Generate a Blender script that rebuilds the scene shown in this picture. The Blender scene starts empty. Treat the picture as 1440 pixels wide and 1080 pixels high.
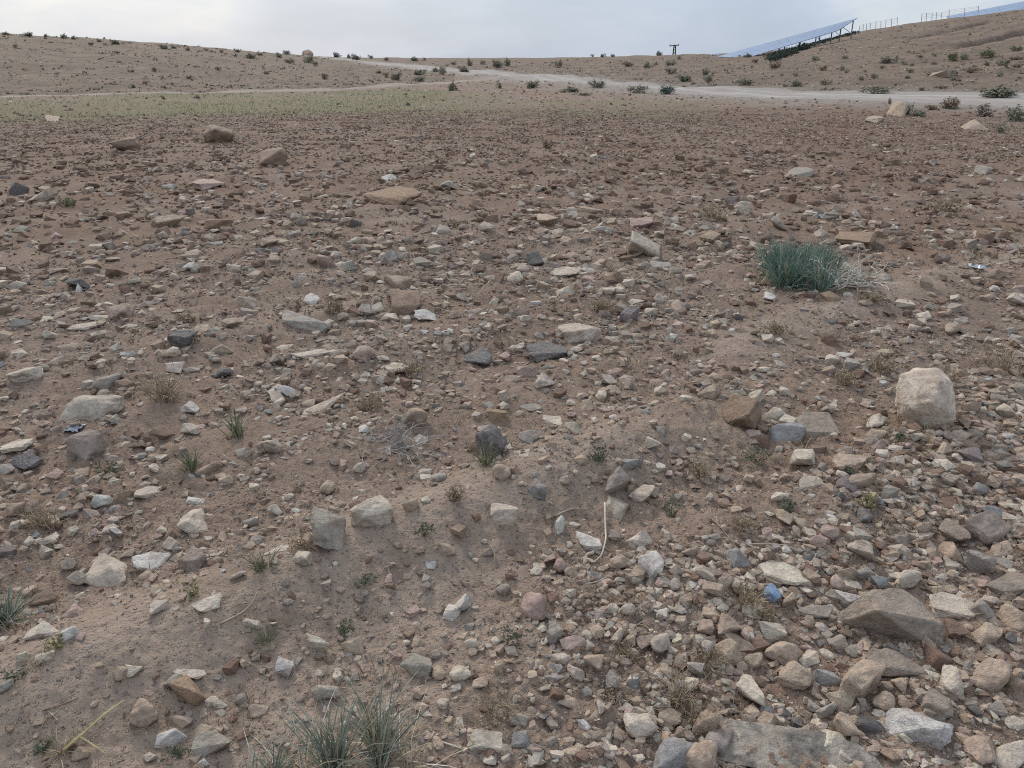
import bpy, math, numpy as np
from mathutils import Vector

# ------------------------------------------------------------------ camera, light, exposure
scene = bpy.context.scene
COL = scene.collection
R = math.radians
CAM_H = 1.6
PITCH = math.atan((540 - 88) / 1080)          # the horizon sits just under the top edge
F = 1080.0                                    # focal length in the 1440 px frame (27 mm on 36 mm)
cam_data = bpy.data.cameras.new('camera')
cam_data.lens = 27.0
cam_data.sensor_width = 36.0
cam_data.clip_start = 0.05
cam_data.clip_end = 3000
cam = bpy.data.objects.new('camera', cam_data)
cam.location = (0, 0, CAM_H)
cam.rotation_euler = (math.pi / 2 - PITCH, 0, 0)
COL.objects.link(cam)
scene.camera = cam

SUN_AZ, SUN_EL = R(-22), R(31)                # sun behind thin cloud, ahead and to the left
SUN_DIR = Vector((math.sin(SUN_AZ) * math.cos(SUN_EL), math.cos(SUN_AZ) * math.cos(SUN_EL), math.sin(SUN_EL)))
sd = bpy.data.lights.new('sun', 'SUN')
sd.energy = 2.3
sd.angle = R(16)
sd.color = (1.0, 0.93, 0.83)
so = bpy.data.objects.new('sun', sd)
so.rotation_euler = (-SUN_DIR).to_track_quat('-Z', 'Y').to_euler()
COL.objects.link(so)

scene.view_settings.view_transform = 'Standard'
scene.view_settings.look = 'None'
scene.view_settings.exposure = 0.12
scene.view_settings.gamma = 1.0
scene.view_settings.use_curve_mapping = False
scene.render.engine = 'CYCLES'
scene.cycles.filter_width = 1.05
scene.cycles.max_bounces = 6
scene.cycles.diffuse_bounces = 3
scene.cycles.use_denoising = False


class NT:
    """small helper for node trees"""
    def __init__(self, tree):
        self.t = tree
        tree.nodes.clear()

    def n(self, kind, **kw):
        nd = self.t.nodes.new(kind)
        for k, v in kw.items():
            if k.startswith('i_'):
                key = k[2:]
                nd.inputs[int(key) if key.isdigit() else key.replace('_', ' ')].default_value = v
            else:
                setattr(nd, k, v)
        return nd

    def l(self, a, b):
        self.t.links.new(a, b)

    def math(self, op, a, b=None, clamp=False):
        nd = self.n('ShaderNodeMath', operation=op, use_clamp=clamp)
        for i, v in enumerate((a, b)):
            if v is None:
                continue
            if hasattr(v, 'is_linked'):
                self.l(v, nd.inputs[i])
            else:
                nd.inputs[i].default_value = v
        return nd.outputs[0]

    def ramp(self, fac, stops, interp='LINEAR'):
        nd = self.n('ShaderNodeValToRGB')
        nd.color_ramp.interpolation = interp
        e = nd.color_ramp.elements
        while len(e) < len(stops):
            e.new(0.5)
        for el, (p, c) in zip(e, stops):
            el.position = p
            el.color = (c, c, c, 1) if isinstance(c, (int, float)) else (*c, 1)
        self.l(fac, nd.inputs[0])
        return nd.outputs[0]

    def mix(self, fac, a, b, blend='MIX'):
        nd = self.n('ShaderNodeMix', data_type='RGBA', blend_type=blend)
        for idx, v in ((0, fac), (6, a), (7, b)):
            if hasattr(v, 'is_linked'):
                self.l(v, nd.inputs[idx])
            elif isinstance(v, (int, float)):
                nd.inputs[idx].default_value = v if idx == 0 else (v, v, v, 1)
            else:
                nd.inputs[idx].default_value = (*v, 1)
        return nd.outputs[2]

    def noise(self, vec, scale, detail=4, rough=0.55, dist=0.0):
        nd = self.n('ShaderNodeTexNoise')
        nd.inputs['Scale'].default_value = scale
        nd.inputs['Detail'].default_value = detail
        nd.inputs['Roughness'].default_value = rough
        nd.inputs['Distortion'].default_value = dist
        self.l(vec, nd.inputs['Vector'])
        return nd.outputs[0]


def lin(r, g, b, k=1.0):
    f = lambda c: (c / 255 / 12.92 if c <= 10 else ((c / 255 + 0.055) / 1.055) ** 2.4) * k
    return (f(r), f(g), f(b))


# world: Nishita sky under a veil of high overcast
world = bpy.data.worlds.new('World')
scene.world = world
world.use_nodes = True
w = NT(world.node_tree)
out = w.n('ShaderNodeOutputWorld')
bg = w.n('ShaderNodeBackground')
bg.inputs['Strength'].default_value = 0.1
sky = w.n('ShaderNodeTexSky', sky_type='NISHITA', sun_disc=False, sun_elevation=SUN_EL, sun_rotation=SUN_AZ)
sky.air_density = 1.0
sky.dust_density = 2.0
tc = w.n('ShaderNodeTexCoord')
mp = w.n('ShaderNodeMapping')
mp.inputs['Scale'].default_value = (1.0, 1.0, 3.2)
w.l(tc.outputs['Generated'], mp.inputs[0])
dot = w.n('ShaderNodeVectorMath', operation='DOT_PRODUCT')
w.l(tc.outputs['Generated'], dot.inputs[0])
dot.inputs[1].default_value = SUN_DIR
glow = w.math('POWER', w.math('MAXIMUM', dot.outputs['Value'], 0.0), 9.0)
cl = w.noise(mp.outputs[0], 2.3, 6, 0.5, 0.5)
cl2 = w.noise(mp.outputs[0], 5.5, 5, 0.5, 0.3)
clm = w.math('ADD', w.math('MULTIPLY', cl, 0.7), w.math('MULTIPLY', cl2, 0.3))
cloud = w.ramp(clm, [(0.40, (4.2, 5.1, 6.4)), (0.50, (4.9, 5.8, 7.2)), (0.58, (6.5, 7.05, 7.6))])
sepz = w.n('ShaderNodeSeparateXYZ')
w.l(tc.outputs['Generated'], sepz.inputs[0])
zen = w.math('ADD', 0.97, w.math('MULTIPLY', w.math('MAXIMUM', sepz.outputs[2], 0.0), 0.55))   # overcast sky: brighter overhead than at the horizon
cz = w.n('ShaderNodeVectorMath', operation='SCALE')
w.l(cloud, cz.inputs[0]); w.l(zen, cz.inputs['Scale'])
cloud = cz.outputs[0]
warm = w.mix(w.math('MULTIPLY', glow, w.ramp(clm, [(0.4, 0.35), (0.6, 1.0)])), cloud, (9.0, 8.85, 8.4))
veil = w.mix(0.9, sky.outputs[0], warm)
w.l(veil, bg.inputs[0])
w.l(bg.outputs[0], out.inputs[0])

# ------------------------------------------------------------------ numeric helpers
RNG = np.random.default_rng(11)
_perm = np.random.default_rng(5).permutation(4096).astype(np.int64)
_gang = np.random.default_rng(6).random(4096) * 2 * np.pi
_gx, _gy = np.cos(_gang), np.sin(_gang)


def pnoise(x, y):
    x = np.asarray(x, float); y = np.asarray(y, float)
    xi = np.floor(x).astype(np.int64); yi = np.floor(y).astype(np.int64)
    xf = x - xi; yf = y - yi
    u = xf * xf * xf * (xf * (xf * 6 - 15) + 10); v = yf * yf * yf * (yf * (yf * 6 - 15) + 10)

    def g(ix, iy, dx, dy):
        h = _perm[(_perm[ix & 4095] + iy) & 4095]
        return _gx[h] * dx + _gy[h] * dy
    a = g(xi, yi, xf, yf); b = g(xi + 1, yi, xf - 1, yf)
    c = g(xi, yi + 1, xf, yf - 1); d = g(xi + 1, yi + 1, xf - 1, yf - 1)
    return 1.5 * ((a + u * (b - a)) * (1 - v) + (c + u * (d - c)) * v)


def fbm(x, y, s, octs=3):
    t = 0; a = 1
    for i in range(octs):
        t = t + a * pnoise(x * s + 17.3 * i, y * s - 9.1 * i)
        s *= 2.1; a *= 0.5
    return t


def sstep(a, b, x):
    t = np.clip((x - a) / (b - a), 0, 1)
    return t * t * (3 - 2 * t)


# ------------------------------------------------------------------ terrain
_cols = [-500, 0, 240, 480, 640, 830, 960, 1100, 1200, 1300, 1440, 1900]
_rs = [28, 36, 48, 65, 90, 125, 170, 240, 420, 800]
_rows = [
    [159, 142, 122, 97, 62, 36, 25, 40, 55, 70],
    [159, 143, 129, 108, 78, 54, 45, 56, 64, 80],
    [159, 143, 129, 111, 88, 69, 62, 68, 74, 82],
    [159, 143, 129, 117, 104, 92, 84, 82, 81.5, 84],
    [159, 143, 129, 117, 106, 97, 90, 84, 82, 84],
    [159, 143, 129, 118, 107, 97, 89, 81, 82, 84],
    [159, 143, 129, 117, 103, 90, 80, 77, 80, 84],
    [159, 143, 128, 113, 95, 82, 77, 76, 72, 82],
    [158, 141, 123, 105, 86, 67, 49, 44, 50, 70],
    [157, 140, 121, 100, 78, 56, 37, 29, 36, 65],
    [156, 138, 117, 92, 65, 40, 20, 11, 20, 60],
    [156, 136, 111, 79, 40, 10, -25, -38, -30, 40]]


def col_az(x):
    return np.arctan((np.asarray(x, float) - 720) / 1171.0)


def _build_table():
    azs = np.radians(np.arange(-180, 181, 0.5))
    lr = np.linspace(math.log(20), math.log(900), 220)
    src_az = col_az(_cols)
    T = np.zeros((len(_cols), len(lr)))
    for i, row in enumerate(_rows):
        ca = math.cos(src_az[i])
        S = np.array([ca * math.tan(PITCH + math.atan((y - 540) / F)) for y in row])
        r = np.array(_rs, float)
        dz = CAM_H - r * S
        dz[0] = 0
        dz = np.where((r < 40) & (np.abs(dz) < 0.12), 0, dz)
        T[i] = np.interp(lr, np.log(r), dz)
    G = np.zeros((len(azs), len(lr)))
    sa = np.concatenate([[-math.pi, -2.0], src_az, [2.0, math.pi]])
    TT = np.vstack([np.zeros((1, len(lr))), T[0] * 0.25, T, T[-1] * 0.25, np.zeros((1, len(lr)))])
    for j in range(len(lr)):
        G[:, j] = np.interp(azs, sa, TT[:, j])
    k = np.exp(-0.5 * (np.arange(-6, 7) / 2.5) ** 2); k /= k.sum()
    P = np.pad(G, ((6, 6), (6, 6)), mode='edge')
    P = np.apply_along_axis(lambda m: np.convolve(m, k, 'valid'), 0, P)
    P = np.apply_along_axis(lambda m: np.convolve(m, k, 'valid'), 1, P)
    return azs, lr, P


_AZ, _LR, _G = _build_table()


def macro(x, y):
    r = np.hypot(x, y) + 1e-9
    az = np.arctan2(x, y)
    fi = np.clip((az - _AZ[0]) / (_AZ[1] - _AZ[0]), 0, len(_AZ) - 1.001)
    fj = np.clip((np.log(r) - _LR[0]) / (_LR[1] - _LR[0]), 0, len(_LR) - 1.001)
    i = fi.astype(int); j = fj.astype(int); a = fi - i; b = fj - j
    z = (_G[i, j] * (1 - a) + _G[i + 1, j] * a) * (1 - b) + (_G[i, j + 1] * (1 - a) + _G[i + 1, j + 1] * a) * b
    return z * sstep(22, 34, r)


GULLY = []


def furrow(x, y):
    """distance across the plough rows, which run away to the right"""
    return -0.61 * x + 0.79 * y + 0.07 * pnoise(x * 0.5, y * 0.5)


def height(x, y, fine=True):
    x = np.asarray(x, float); y = np.asarray(y, float)
    r = np.hypot(x, y)
    z = macro(x, y)
    p = furrow(x, y)
    near = 1 - sstep(14, 28, r)
    z = z + near * 0.022 * np.cos((p - 2.17) * 2 * np.pi / 0.86) * (0.6 + 0.6 * pnoise(x * 0.35 + 3, y * 0.35))
    z = z + near * 0.035 * fbm(x, y, 0.55, 2) * sstep(0.5, 3, r)
    z = z + near * 0.095 * np.exp(-((p - 2.1) / 0.24) ** 2) * sstep(-3.5, -1.5, x) * (1 - sstep(0.3, 1.3, x))
    z = z + near * 0.07 * np.exp(-((p - 2.62) / 0.24) ** 2) * sstep(0.8, 1.4, x) * (1 - sstep(3.2, 4.5, x))
    far = sstep(30, 60, r)
    z = z + far * (0.28 * fbm(x, y, 0.09, 3) + 0.08 * pnoise(x * 0.5, y * 0.5))
    # washed-out gullies on the hill to the right
    for g, wd, dp in GULLY:
        dg = poly_dist(x, y, g) + 0.35 * pnoise(x * 0.8, y * 0.8)
        z = z - dp * np.exp(-(dg / wd) ** 2)
    if fine:
        rough = 0.55 + 0.45 * sstep(-0.2, 0.4, pnoise(x * 0.8 + 7, y * 0.8))
        rough = rough * (1 - 0.3 * np.exp(-((p - 2.0) / 0.33) ** 2) * (1 - sstep(0.2, 1.6, x)))
        f1 = pnoise(x * 7.5, y * 7.5); f2 = np.abs(pnoise(x * 17 + 5, y * 17)); f3 = pnoise(x * 41, y * 41)
        z = z + near * rough * (0.02 * f1 + 0.024 * (0.5 - f2) + 0.010 * f3 * (1 - sstep(5, 9, r)) + 0.03 * np.abs(pnoise(x * 4.1 + 2, y * 4.1)) * sstep(5, 12, r))
        z = z + (1 - near) * 0.03 * pnoise(x * 1.7, y * 1.7)
    return z


def pix_dir(px, py):
    sx = (np.asarray(px, float) - 720) / F; sy = (np.asarray(py, float) - 540) / F
    return np.stack([sx, math.cos(PITCH) - sy * math.sin(PITCH), -math.sin(PITCH) - sy * math.cos(PITCH)], -1)


_T = np.exp(np.linspace(math.log(1.2), math.log(700), 3600))


def ground_hit(px, py, fine=False):
    """world point of the ground seen along one line of sight"""
    d = pix_dir(px, py)
    X, Y, Z = d[0] * _T, d[1] * _T, CAM_H + d[2] * _T
    g = height(X, Y, fine) - Z
    i = int(np.argmax(g > 0))
    if i == 0:
        i = len(_T) - 1
    a = -g[i - 1] / (g[i] - g[i - 1] + 1e-12)
    t = _T[i - 1] + np.clip(a, 0, 1) * (_T[i] - _T[i - 1])
    x, y = d[0] * t, d[1] * t
    return np.array([x, y, float(height(x, y, True))]), t


def polar(colx, r):
    a = float(col_az(colx))
    return np.array([math.sin(a) * r, math.cos(a) * r])


def poly_dist(x, y, pts):
    best = np.full(np.shape(x), 1e9)
    for a, b in zip(pts[:-1], pts[1:]):
        d = b - a; L = d @ d
        t = np.clip(((x - a[0]) * d[0] + (y - a[1]) * d[1]) / L, 0, 1)
        best = np.minimum(best, np.hypot(x - a[0] - t * d[0], y - a[1] - t * d[1]))
    return best


ROAD = [polar(c, r) for c, r in ((2300, 27), (1800, 32.5), (1440, 36.5), (1240, 40), (1120, 43.5), (960, 52), (860, 64), (760, 82), (680, 100), (590, 128), (520, 158), (470, 185), (430, 215))]
TRACK = [polar(c, r) for c, r in ((-900, 30), (-500, 36), (0, 41.5), (240, 46), (480, 52.5), (600, 62), (690, 80))]


def r_line(az, pts):
    a = np.array([math.atan2(p[0], p[1]) for p in pts]); r = np.array([np.hypot(*p) for p in pts])
    o = np.argsort(a)
    return np.interp(az, a[o], r[o])


def masks(x, y):
    r = np.hypot(x, y); az = np.arctan2(x, y)
    wob = 0.9 * fbm(x, y, 0.25, 3)
    dr = poly_dist(x, y, ROAD)
    road_w = 3.0 + 1.0 * sstep(50, 120, r)
    road = 1 - sstep(road_w - 0.5, road_w + 0.7, dr + wob * 0.5)
    near_side = (r < r_line(az, ROAD)).astype(float)
    apron = (1 - sstep(1.5, 9.0, dr + 2.0 * wob)) * (0.35 + 0.5 * near_side)
    dt = poly_dist(x, y, TRACK)
    track = (1 - sstep(0.5, 1.2, dt + wob * 0.5)) * (1 - road)
    cx = 720 + 1171 * np.tan(np.clip(az, -1.3, 1.3))
    g_in = sstep(25.5, 29.5, r + 1.6 * wob + 1.5 * np.clip((cx - 300) / 400, 0, 2))
    g_out = 1 - sstep(-3.5, 0.5, r - (r_line(az, TRACK) * (1 - sstep(430, 760, cx)) + 40 * sstep(430, 760, cx)) + 1.2 * wob)
    grass = g_in * g_out * (1 - 0.35 * sstep(520, 760, cx)) * (1 - sstep(900, 1080, cx)) * (np.abs(az) < 1.4)
    grass = np.clip(grass * (0.75 + 0.5 * fbm(x, y, 0.3, 3) + 0.55 * pnoise(x * 0.11, y * 0.11)), 0, 1) * (1 - road)
    hill_l = (r > r_line(az, TRACK)) & (cx < 640) & (r < r_line(az, ROAD)) & (np.abs(az) < 2.2)
    hill_r = (r > r_line(az, ROAD)) & (cx > 430) & (np.abs(az) < 2.2)
    return road, apron, track, grass, hill_l, hill_r


for _pts, _w, _d in (([(1296, 52), (1318, 47), (1345, 41), (1372, 34), (1392, 30)], 0.9, 2.2), ([(1355, 63), (1385, 57), (1410, 51), (1440, 44), (1475, 36)], 0.9, 2.4),
                     ([(1290, 74), (1312, 70), (1330, 66)], 0.4, 0.5), ([(1225, 70), (1260, 63), (1296, 53)], 0.35, 0.35)):
    GULLY.append(([ground_hit(px, py)[0][:2] for px, py in _pts], _w, _d))


def mesh_np(name, V, T, mat, attrs=None, smooth=False, vcol=None):
    """mesh from numpy vertices and faces (tri or quad array)"""
    V = np.ascontiguousarray(V, np.float32); T = np.ascontiguousarray(T, np.int32)
    me = bpy.data.meshes.new(name)
    n, k = T.shape
    me.vertices.add(len(V)); me.vertices.foreach_set('co', V.ravel())
    me.loops.add(n * k); me.loops.foreach_set('vertex_index', T.ravel())
    me.polygons.add(n)
    me.polygons.foreach_set('loop_start', np.arange(0, n * k, k, dtype=np.int32))
    if smooth:
        me.polygons.foreach_set('use_smooth', np.ones(n, bool))
    else:
        me.polygons.foreach_set('use_smooth', np.zeros(n, bool))
    for an, av in (attrs or {}).items():
        a = me.attributes.new(an, 'FLOAT', 'POINT'); a.data.foreach_set('value', np.ascontiguousarray(av, np.float32))
    if vcol is not None:
        a = me.attributes.new('tint', 'FLOAT_COLOR', 'POINT')
        c = np.ones((len(V), 4), np.float32); c[:, :3] = vcol
        a.data.foreach_set('color', c.ravel())
    me.update(calc_edges=True)
    if mat is not None:
        for m in (mat if isinstance(mat, (list, tuple)) else [mat]):
            me.materials.append(m)
    return me


def link(name, me, parent=None, loc=None):
    o = bpy.data.objects.new(name, me)
    COL.objects.link(o)
    if parent is not None:
        o.parent = parent
    if loc is not None:
        o.location = loc
    return o


def tag(o, label=None, cat=None, group=None, kind=None):
    for k, v in (('label', label), ('category', cat), ('group', group), ('kind', kind)):
        if v:
            o[k] = v
    return o


def empty(name, loc):
    o = bpy.data.objects.new(name, None)
    o.empty_display_size = 0.05
    COL.objects.link(o)
    o.location = loc
    return o


# ------------------------------------------------------------------ materials
def new_mat(name):
    m = bpy.data.materials.new(name)
    m.use_nodes = True
    t = NT(m.node_tree)
    o = t.n('ShaderNodeOutputMaterial')
    b = t.n('ShaderNodeBsdfPrincipled')
    b.inputs['Roughness'].default_value = 0.9
    b.inputs['Specular IOR Level'].default_value = 0.2
    t.l(b.outputs[0], o.inputs[0])
    return m, t, b


def pos(t):
    return t.n('ShaderNodeNewGeometry').outputs['Position']


def attr(t, name):
    a = t.n('ShaderNodeAttribute', attribute_name=name)
    return a


def bump(t, b, h, strength, dist):
    n = t.n('ShaderNodeBump')
    n.inputs['Strength'].default_value = strength
    n.inputs['Distance'].default_value = dist
    t.l(h, n.inputs['Height'])
    t.l(n.outputs[0], b.inputs['Normal'])


SOIL_A, SOIL_B, SOIL_C = lin(146, 126, 111), lin(142, 116, 96), lin(116, 99, 87)
ROAD_C, GRASS_C = lin(155, 147, 139), lin(114, 115, 83)


def soil_material(name, far=False, road=False):
    m, t, b = new_mat(name)
    P = pos(t)
    big = t.noise(P, 0.35, 5, 0.6)
    mid = t.noise(P, 3.0, 5, 0.6)
    fine = t.noise(P, 38.0, 4, 0.65)
    grain = t.noise(P, 170.0, 3, 0.6)
    c = t.mix(t.ramp(big, [(0.38, 0), (0.64, 1)]), SOIL_A, SOIL_B)
    c = t.mix(t.ramp(mid, [(0.42, 0), (0.7, 0.8)]), c, SOIL_C)
    c = t.mix(t.ramp(fine, [(0.3, 0.7), (0.5, 0), (0.72, 0.0)]), c, tuple(0.62 * v for v in SOIL_C))
    c = t.mix(t.ramp(grain, [(0.52, 0), (0.72, 0.5)]), c, lin(176, 158, 143))
    c = t.mix(t.math('MULTIPLY', attr(t, 'tilled').outputs['Fac'], t.ramp(big, [(0.3, 0.35), (0.6, 1)])), c, t.mix(t.ramp(mid, [(0.35, 0), (0.65, 1)]), lin(130, 102, 83), lin(107, 85, 70)))
    c = t.mix(t.ramp(t.noise(P, 11.0, 5, 0.7), [(0.36, 0.45), (0.47, 0), (0.62, 0), ]), c, tuple(0.7 * v for v in SOIL_C))
    # grit: pale and dark crumbs
    vor = t.n('ShaderNodeTexVoronoi', feature='F1')
    vor.inputs['Scale'].default_value = 95.0
    t.l(P, vor.inputs['Vector'])
    sep = t.n('ShaderNodeSeparateColor')
    t.l(vor.outputs['Color'], sep.inputs[0])
    pick = t.math('MULTIPLY', t.math('GREATER_THAN', sep.outputs[0], 0.72), t.ramp(vor.outputs['Distance'], [(0.25, 1), (0.42, 0)]))
    crumb = t.ramp(sep.outputs[1], [(0, lin(122, 104, 93)), (0.5, lin(164, 147, 134)), (1, lin(190, 180, 168))])
    c = t.mix(t.math('MULTIPLY', pick, 0.85), c, crumb)
    vo2 = t.n('ShaderNodeTexVoronoi', feature='F1')
    vo2.inputs['Scale'].default_value = 48.0
    t.l(P, vo2.inputs['Vector'])
    sp2 = t.n('ShaderNodeSeparateColor')
    t.l(vo2.outputs['Color'], sp2.inputs[0])
    pick2 = t.math('MULTIPLY', t.math('GREATER_THAN', sp2.outputs[0], 0.8), t.ramp(vo2.outputs['Distance'], [(0.2, 1), (0.36, 0)]))
    c = t.mix(t.math('MULTIPLY', pick2, 0.8), c, t.ramp(sp2.outputs[1], [(0, lin(112, 95, 84)), (0.5, lin(158, 141, 128)), (1, lin(184, 172, 160))]))
    if far:
        c = t.mix(attr(t, 'hillside').outputs['Fac'], c, t.mix(t.ramp(big, [(0.35, 0), (0.65, 1)]), lin(131, 112, 96), lin(110, 93, 80)))
        blot = t.noise(P, 0.45, 6, 0.75, 0.6)
        c = t.mix(t.ramp(blot, [(0.47, 0), (0.62, 0.8)]), c, lin(96, 88, 76))
        c = t.mix(t.ramp(t.noise(P, 1.7, 4, 0.7), [(0.62, 0), (0.72, 0.8)]), c, lin(158, 145, 132))
    g = t.math('MULTIPLY', attr(t, 'grass').outputs['Fac'], t.ramp(t.noise(P, 1.2, 5, 0.7), [(0.3, 0.6), (0.6, 1.0)]))
    c = t.mix(g, c, t.mix(t.ramp(mid, [(0.35, 0), (0.65, 1)]), GRASS_C, lin(124, 116, 86)))
    streak = t.mix(t.ramp(mid, [(0.35, 0), (0.7, 1)]), ROAD_C, lin(142, 133, 126))
    streak = t.mix(t.math('MULTIPLY', attr(t, 'rut').outputs['Fac'], t.ramp(big, [(0.35, 0.3), (0.6, 1)])), streak, lin(172, 165, 157))
    c = t.mix(attr(t, 'dust').outputs['Fac'], c, streak)
    t.l(c, b.inputs['Base Color'])
    b.inputs['Roughness'].default_value = 0.95
    crust = t.math('MULTIPLY', attr(t, 'crust').outputs['Fac'], t.ramp(t.noise(P, 5.0, 5, 0.6), [(0.3, 0.2), (0.55, 0.9)]))
    c = t.mix(crust, c, lin(163, 144, 128))          # dry dusty crust on the ridges
    c = t.mix(attr(t, 'dust').outputs['Fac'], c, streak)
    t.l(c, b.inputs['Base Color'])
    clod = t.noise(P, 15.0, 5, 0.7)
    h = t.math('ADD', t.math('MULTIPLY', clod, 1.5), t.math('MULTIPLY', fine, 0.9))
    dome = t.math('MULTIPLY', t.math('GREATER_THAN', sp2.outputs[0], 0.8), t.ramp(vo2.outputs['Distance'], [(0.0, 1), (0.4, 0)], 'EASE'))
    h = t.math('ADD', h, t.math('MULTIPLY', dome, 0.8))
    h = t.math('ADD', h, t.math('ADD', t.math('MULTIPLY', grain, 0.35), t.math('MULTIPLY', t.math('MULTIPLY', pick, 0.5), 1.0)))
    bump(t, b, h, 0.35 if road else 1.0, 0.018)
    return m


M_SOIL = soil_material('soil')
M_FAR = soil_material('hill_soil', far=True)
M_ROAD = soil_material('road_dust', road=True)


def stone_material(name, veins=None, stain=None, stripes=False):
    m, t, b = new_mat(name)
    P = pos(t)
    tint = attr(t, 'tint').outputs['Color']
    n1 = t.noise(P, 22.0, 5, 0.6)
    n2 = t.noise(P, 75.0, 4, 0.65)
    n3 = t.noise(P, 260.0, 2, 0.6)
    c = t.mix(1.0, tint, t.ramp(n1, [(0.3, (0.72, 0.71, 0.69)), (0.5, (1, 1, 1)), (0.7, (1.16, 1.14, 1.1))]), 'MULTIPLY')
    c = t.mix(1.0, c, t.ramp(n2, [(0.3, 0.74), (0.5, 1.0), (0.72, 1.14)]), 'MULTIPLY')
    c = t.mix(t.ramp(t.noise(P, 14.0, 4, 0.6, 0.4), [(0.48, 0), (0.7, 0.65)]), c, lin(138, 117, 103))     # dusting of soil
    if stripes:
        wv = t.n('ShaderNodeTexWave', wave_type='BANDS', bands_direction='DIAGONAL')
        wv.inputs['Scale'].default_value = 15.0
        wv.inputs['Distortion'].default_value = 16.0
        wv.inputs['Detail'].default_value = 3.0
        t.l(P, wv.inputs['Vector'])
        c = t.mix(t.ramp(wv.outputs['Fac'], [(0.6, 0), (0.95, 0.3)]), c, lin(160, 158, 156))
    if veins:
        c = t.mix(t.ramp(t.noise(P, 30.0, 5, 0.7, 1.2), [(0.47, 0), (0.6, 0.85)]), c, veins)
    if stain:
        c = t.mix(t.ramp(t.noise(P, 9.0, 4, 0.6, 0.6), [(0.53, 0), (0.70, 0.8)]), c, stain)
    t.l(c, b.inputs['Base Color'])
    b.inputs['Roughness'].default_value = 0.85
    h = t.math('ADD', t.math('MULTIPLY', n2, 0.7), t.math('MULTIPLY', n3, 0.3))
    h = t.math('ADD', h, t.math('MULTIPLY', t.noise(P, 34.0, 5, 0.6), 0.8))
    bump(t, b, h, 0.9, 0.014)
    return m


M_STONE = stone_material('stone')
M_QUARTZ = stone_material('quartz', veins=lin(160, 153, 155))
M_STAIN = stone_material('stained_stone', stain=lin(64, 63, 64))
M_STRIPE = stone_material('banded_stone', stripes=True)
M_BLUE = stone_material('blue_veined_stone', veins=lin(150, 165, 185))


def leaf_material(name, var=0.25, rough=0.8, trans=True):
    m, t, b = new_mat(name)
    tint = attr(t, 'tint').outputs['Color']
    n = t.noise(pos(t), 30.0, 2, 0.5)
    c = t.mix(1.0, tint, t.ramp(n, [(0.3, 1 - var), (0.7, 1 + var)]), 'MULTIPLY')
    t.l(c, b.inputs['Base Color'])
    b.inputs['Roughness'].default_value = rough
    return m


M_LEAF = leaf_material('leaf')
M_STRAW = leaf_material('straw', 0.2, 0.7)


def plain_material(name, col, rough=0.6, metal=0.0, spec=0.4, nscale=4.0, amt=0.15):
    m, t, b = new_mat(name)
    n = t.noise(pos(t), nscale, 4, 0.6)
    c = t.mix(1.0, col, t.ramp(n, [(0.3, 1 - amt), (0.7, 1 + amt)]), 'MULTIPLY')
    t.l(c, b.inputs['Base Color'])
    b.inputs['Roughness'].default_value = rough
    b.inputs['Metallic'].default_value = metal
    b.inputs['Specular IOR Level'].default_value = spec
    return m


M_PANEL = plain_material('panel_glass', (0.19, 0.26, 0.38), 0.3, 0.0, 0.5, 0.3, 0.12)
M_STEEL = plain_material('galvanised_steel', (0.22, 0.23, 0.25), 0.5, 0.5)
M_POST = plain_material('fence_steel', (0.40, 0.42, 0.45), 0.6, 0.2)
M_DARKWOOD = plain_material('tarred_timber', (0.05, 0.045, 0.04), 0.8)
M_PLASTIC = plain_material('plastic_film', (0.30, 0.33, 0.38), 0.25, 0.0, 0.6, 40.0, 0.25)

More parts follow.
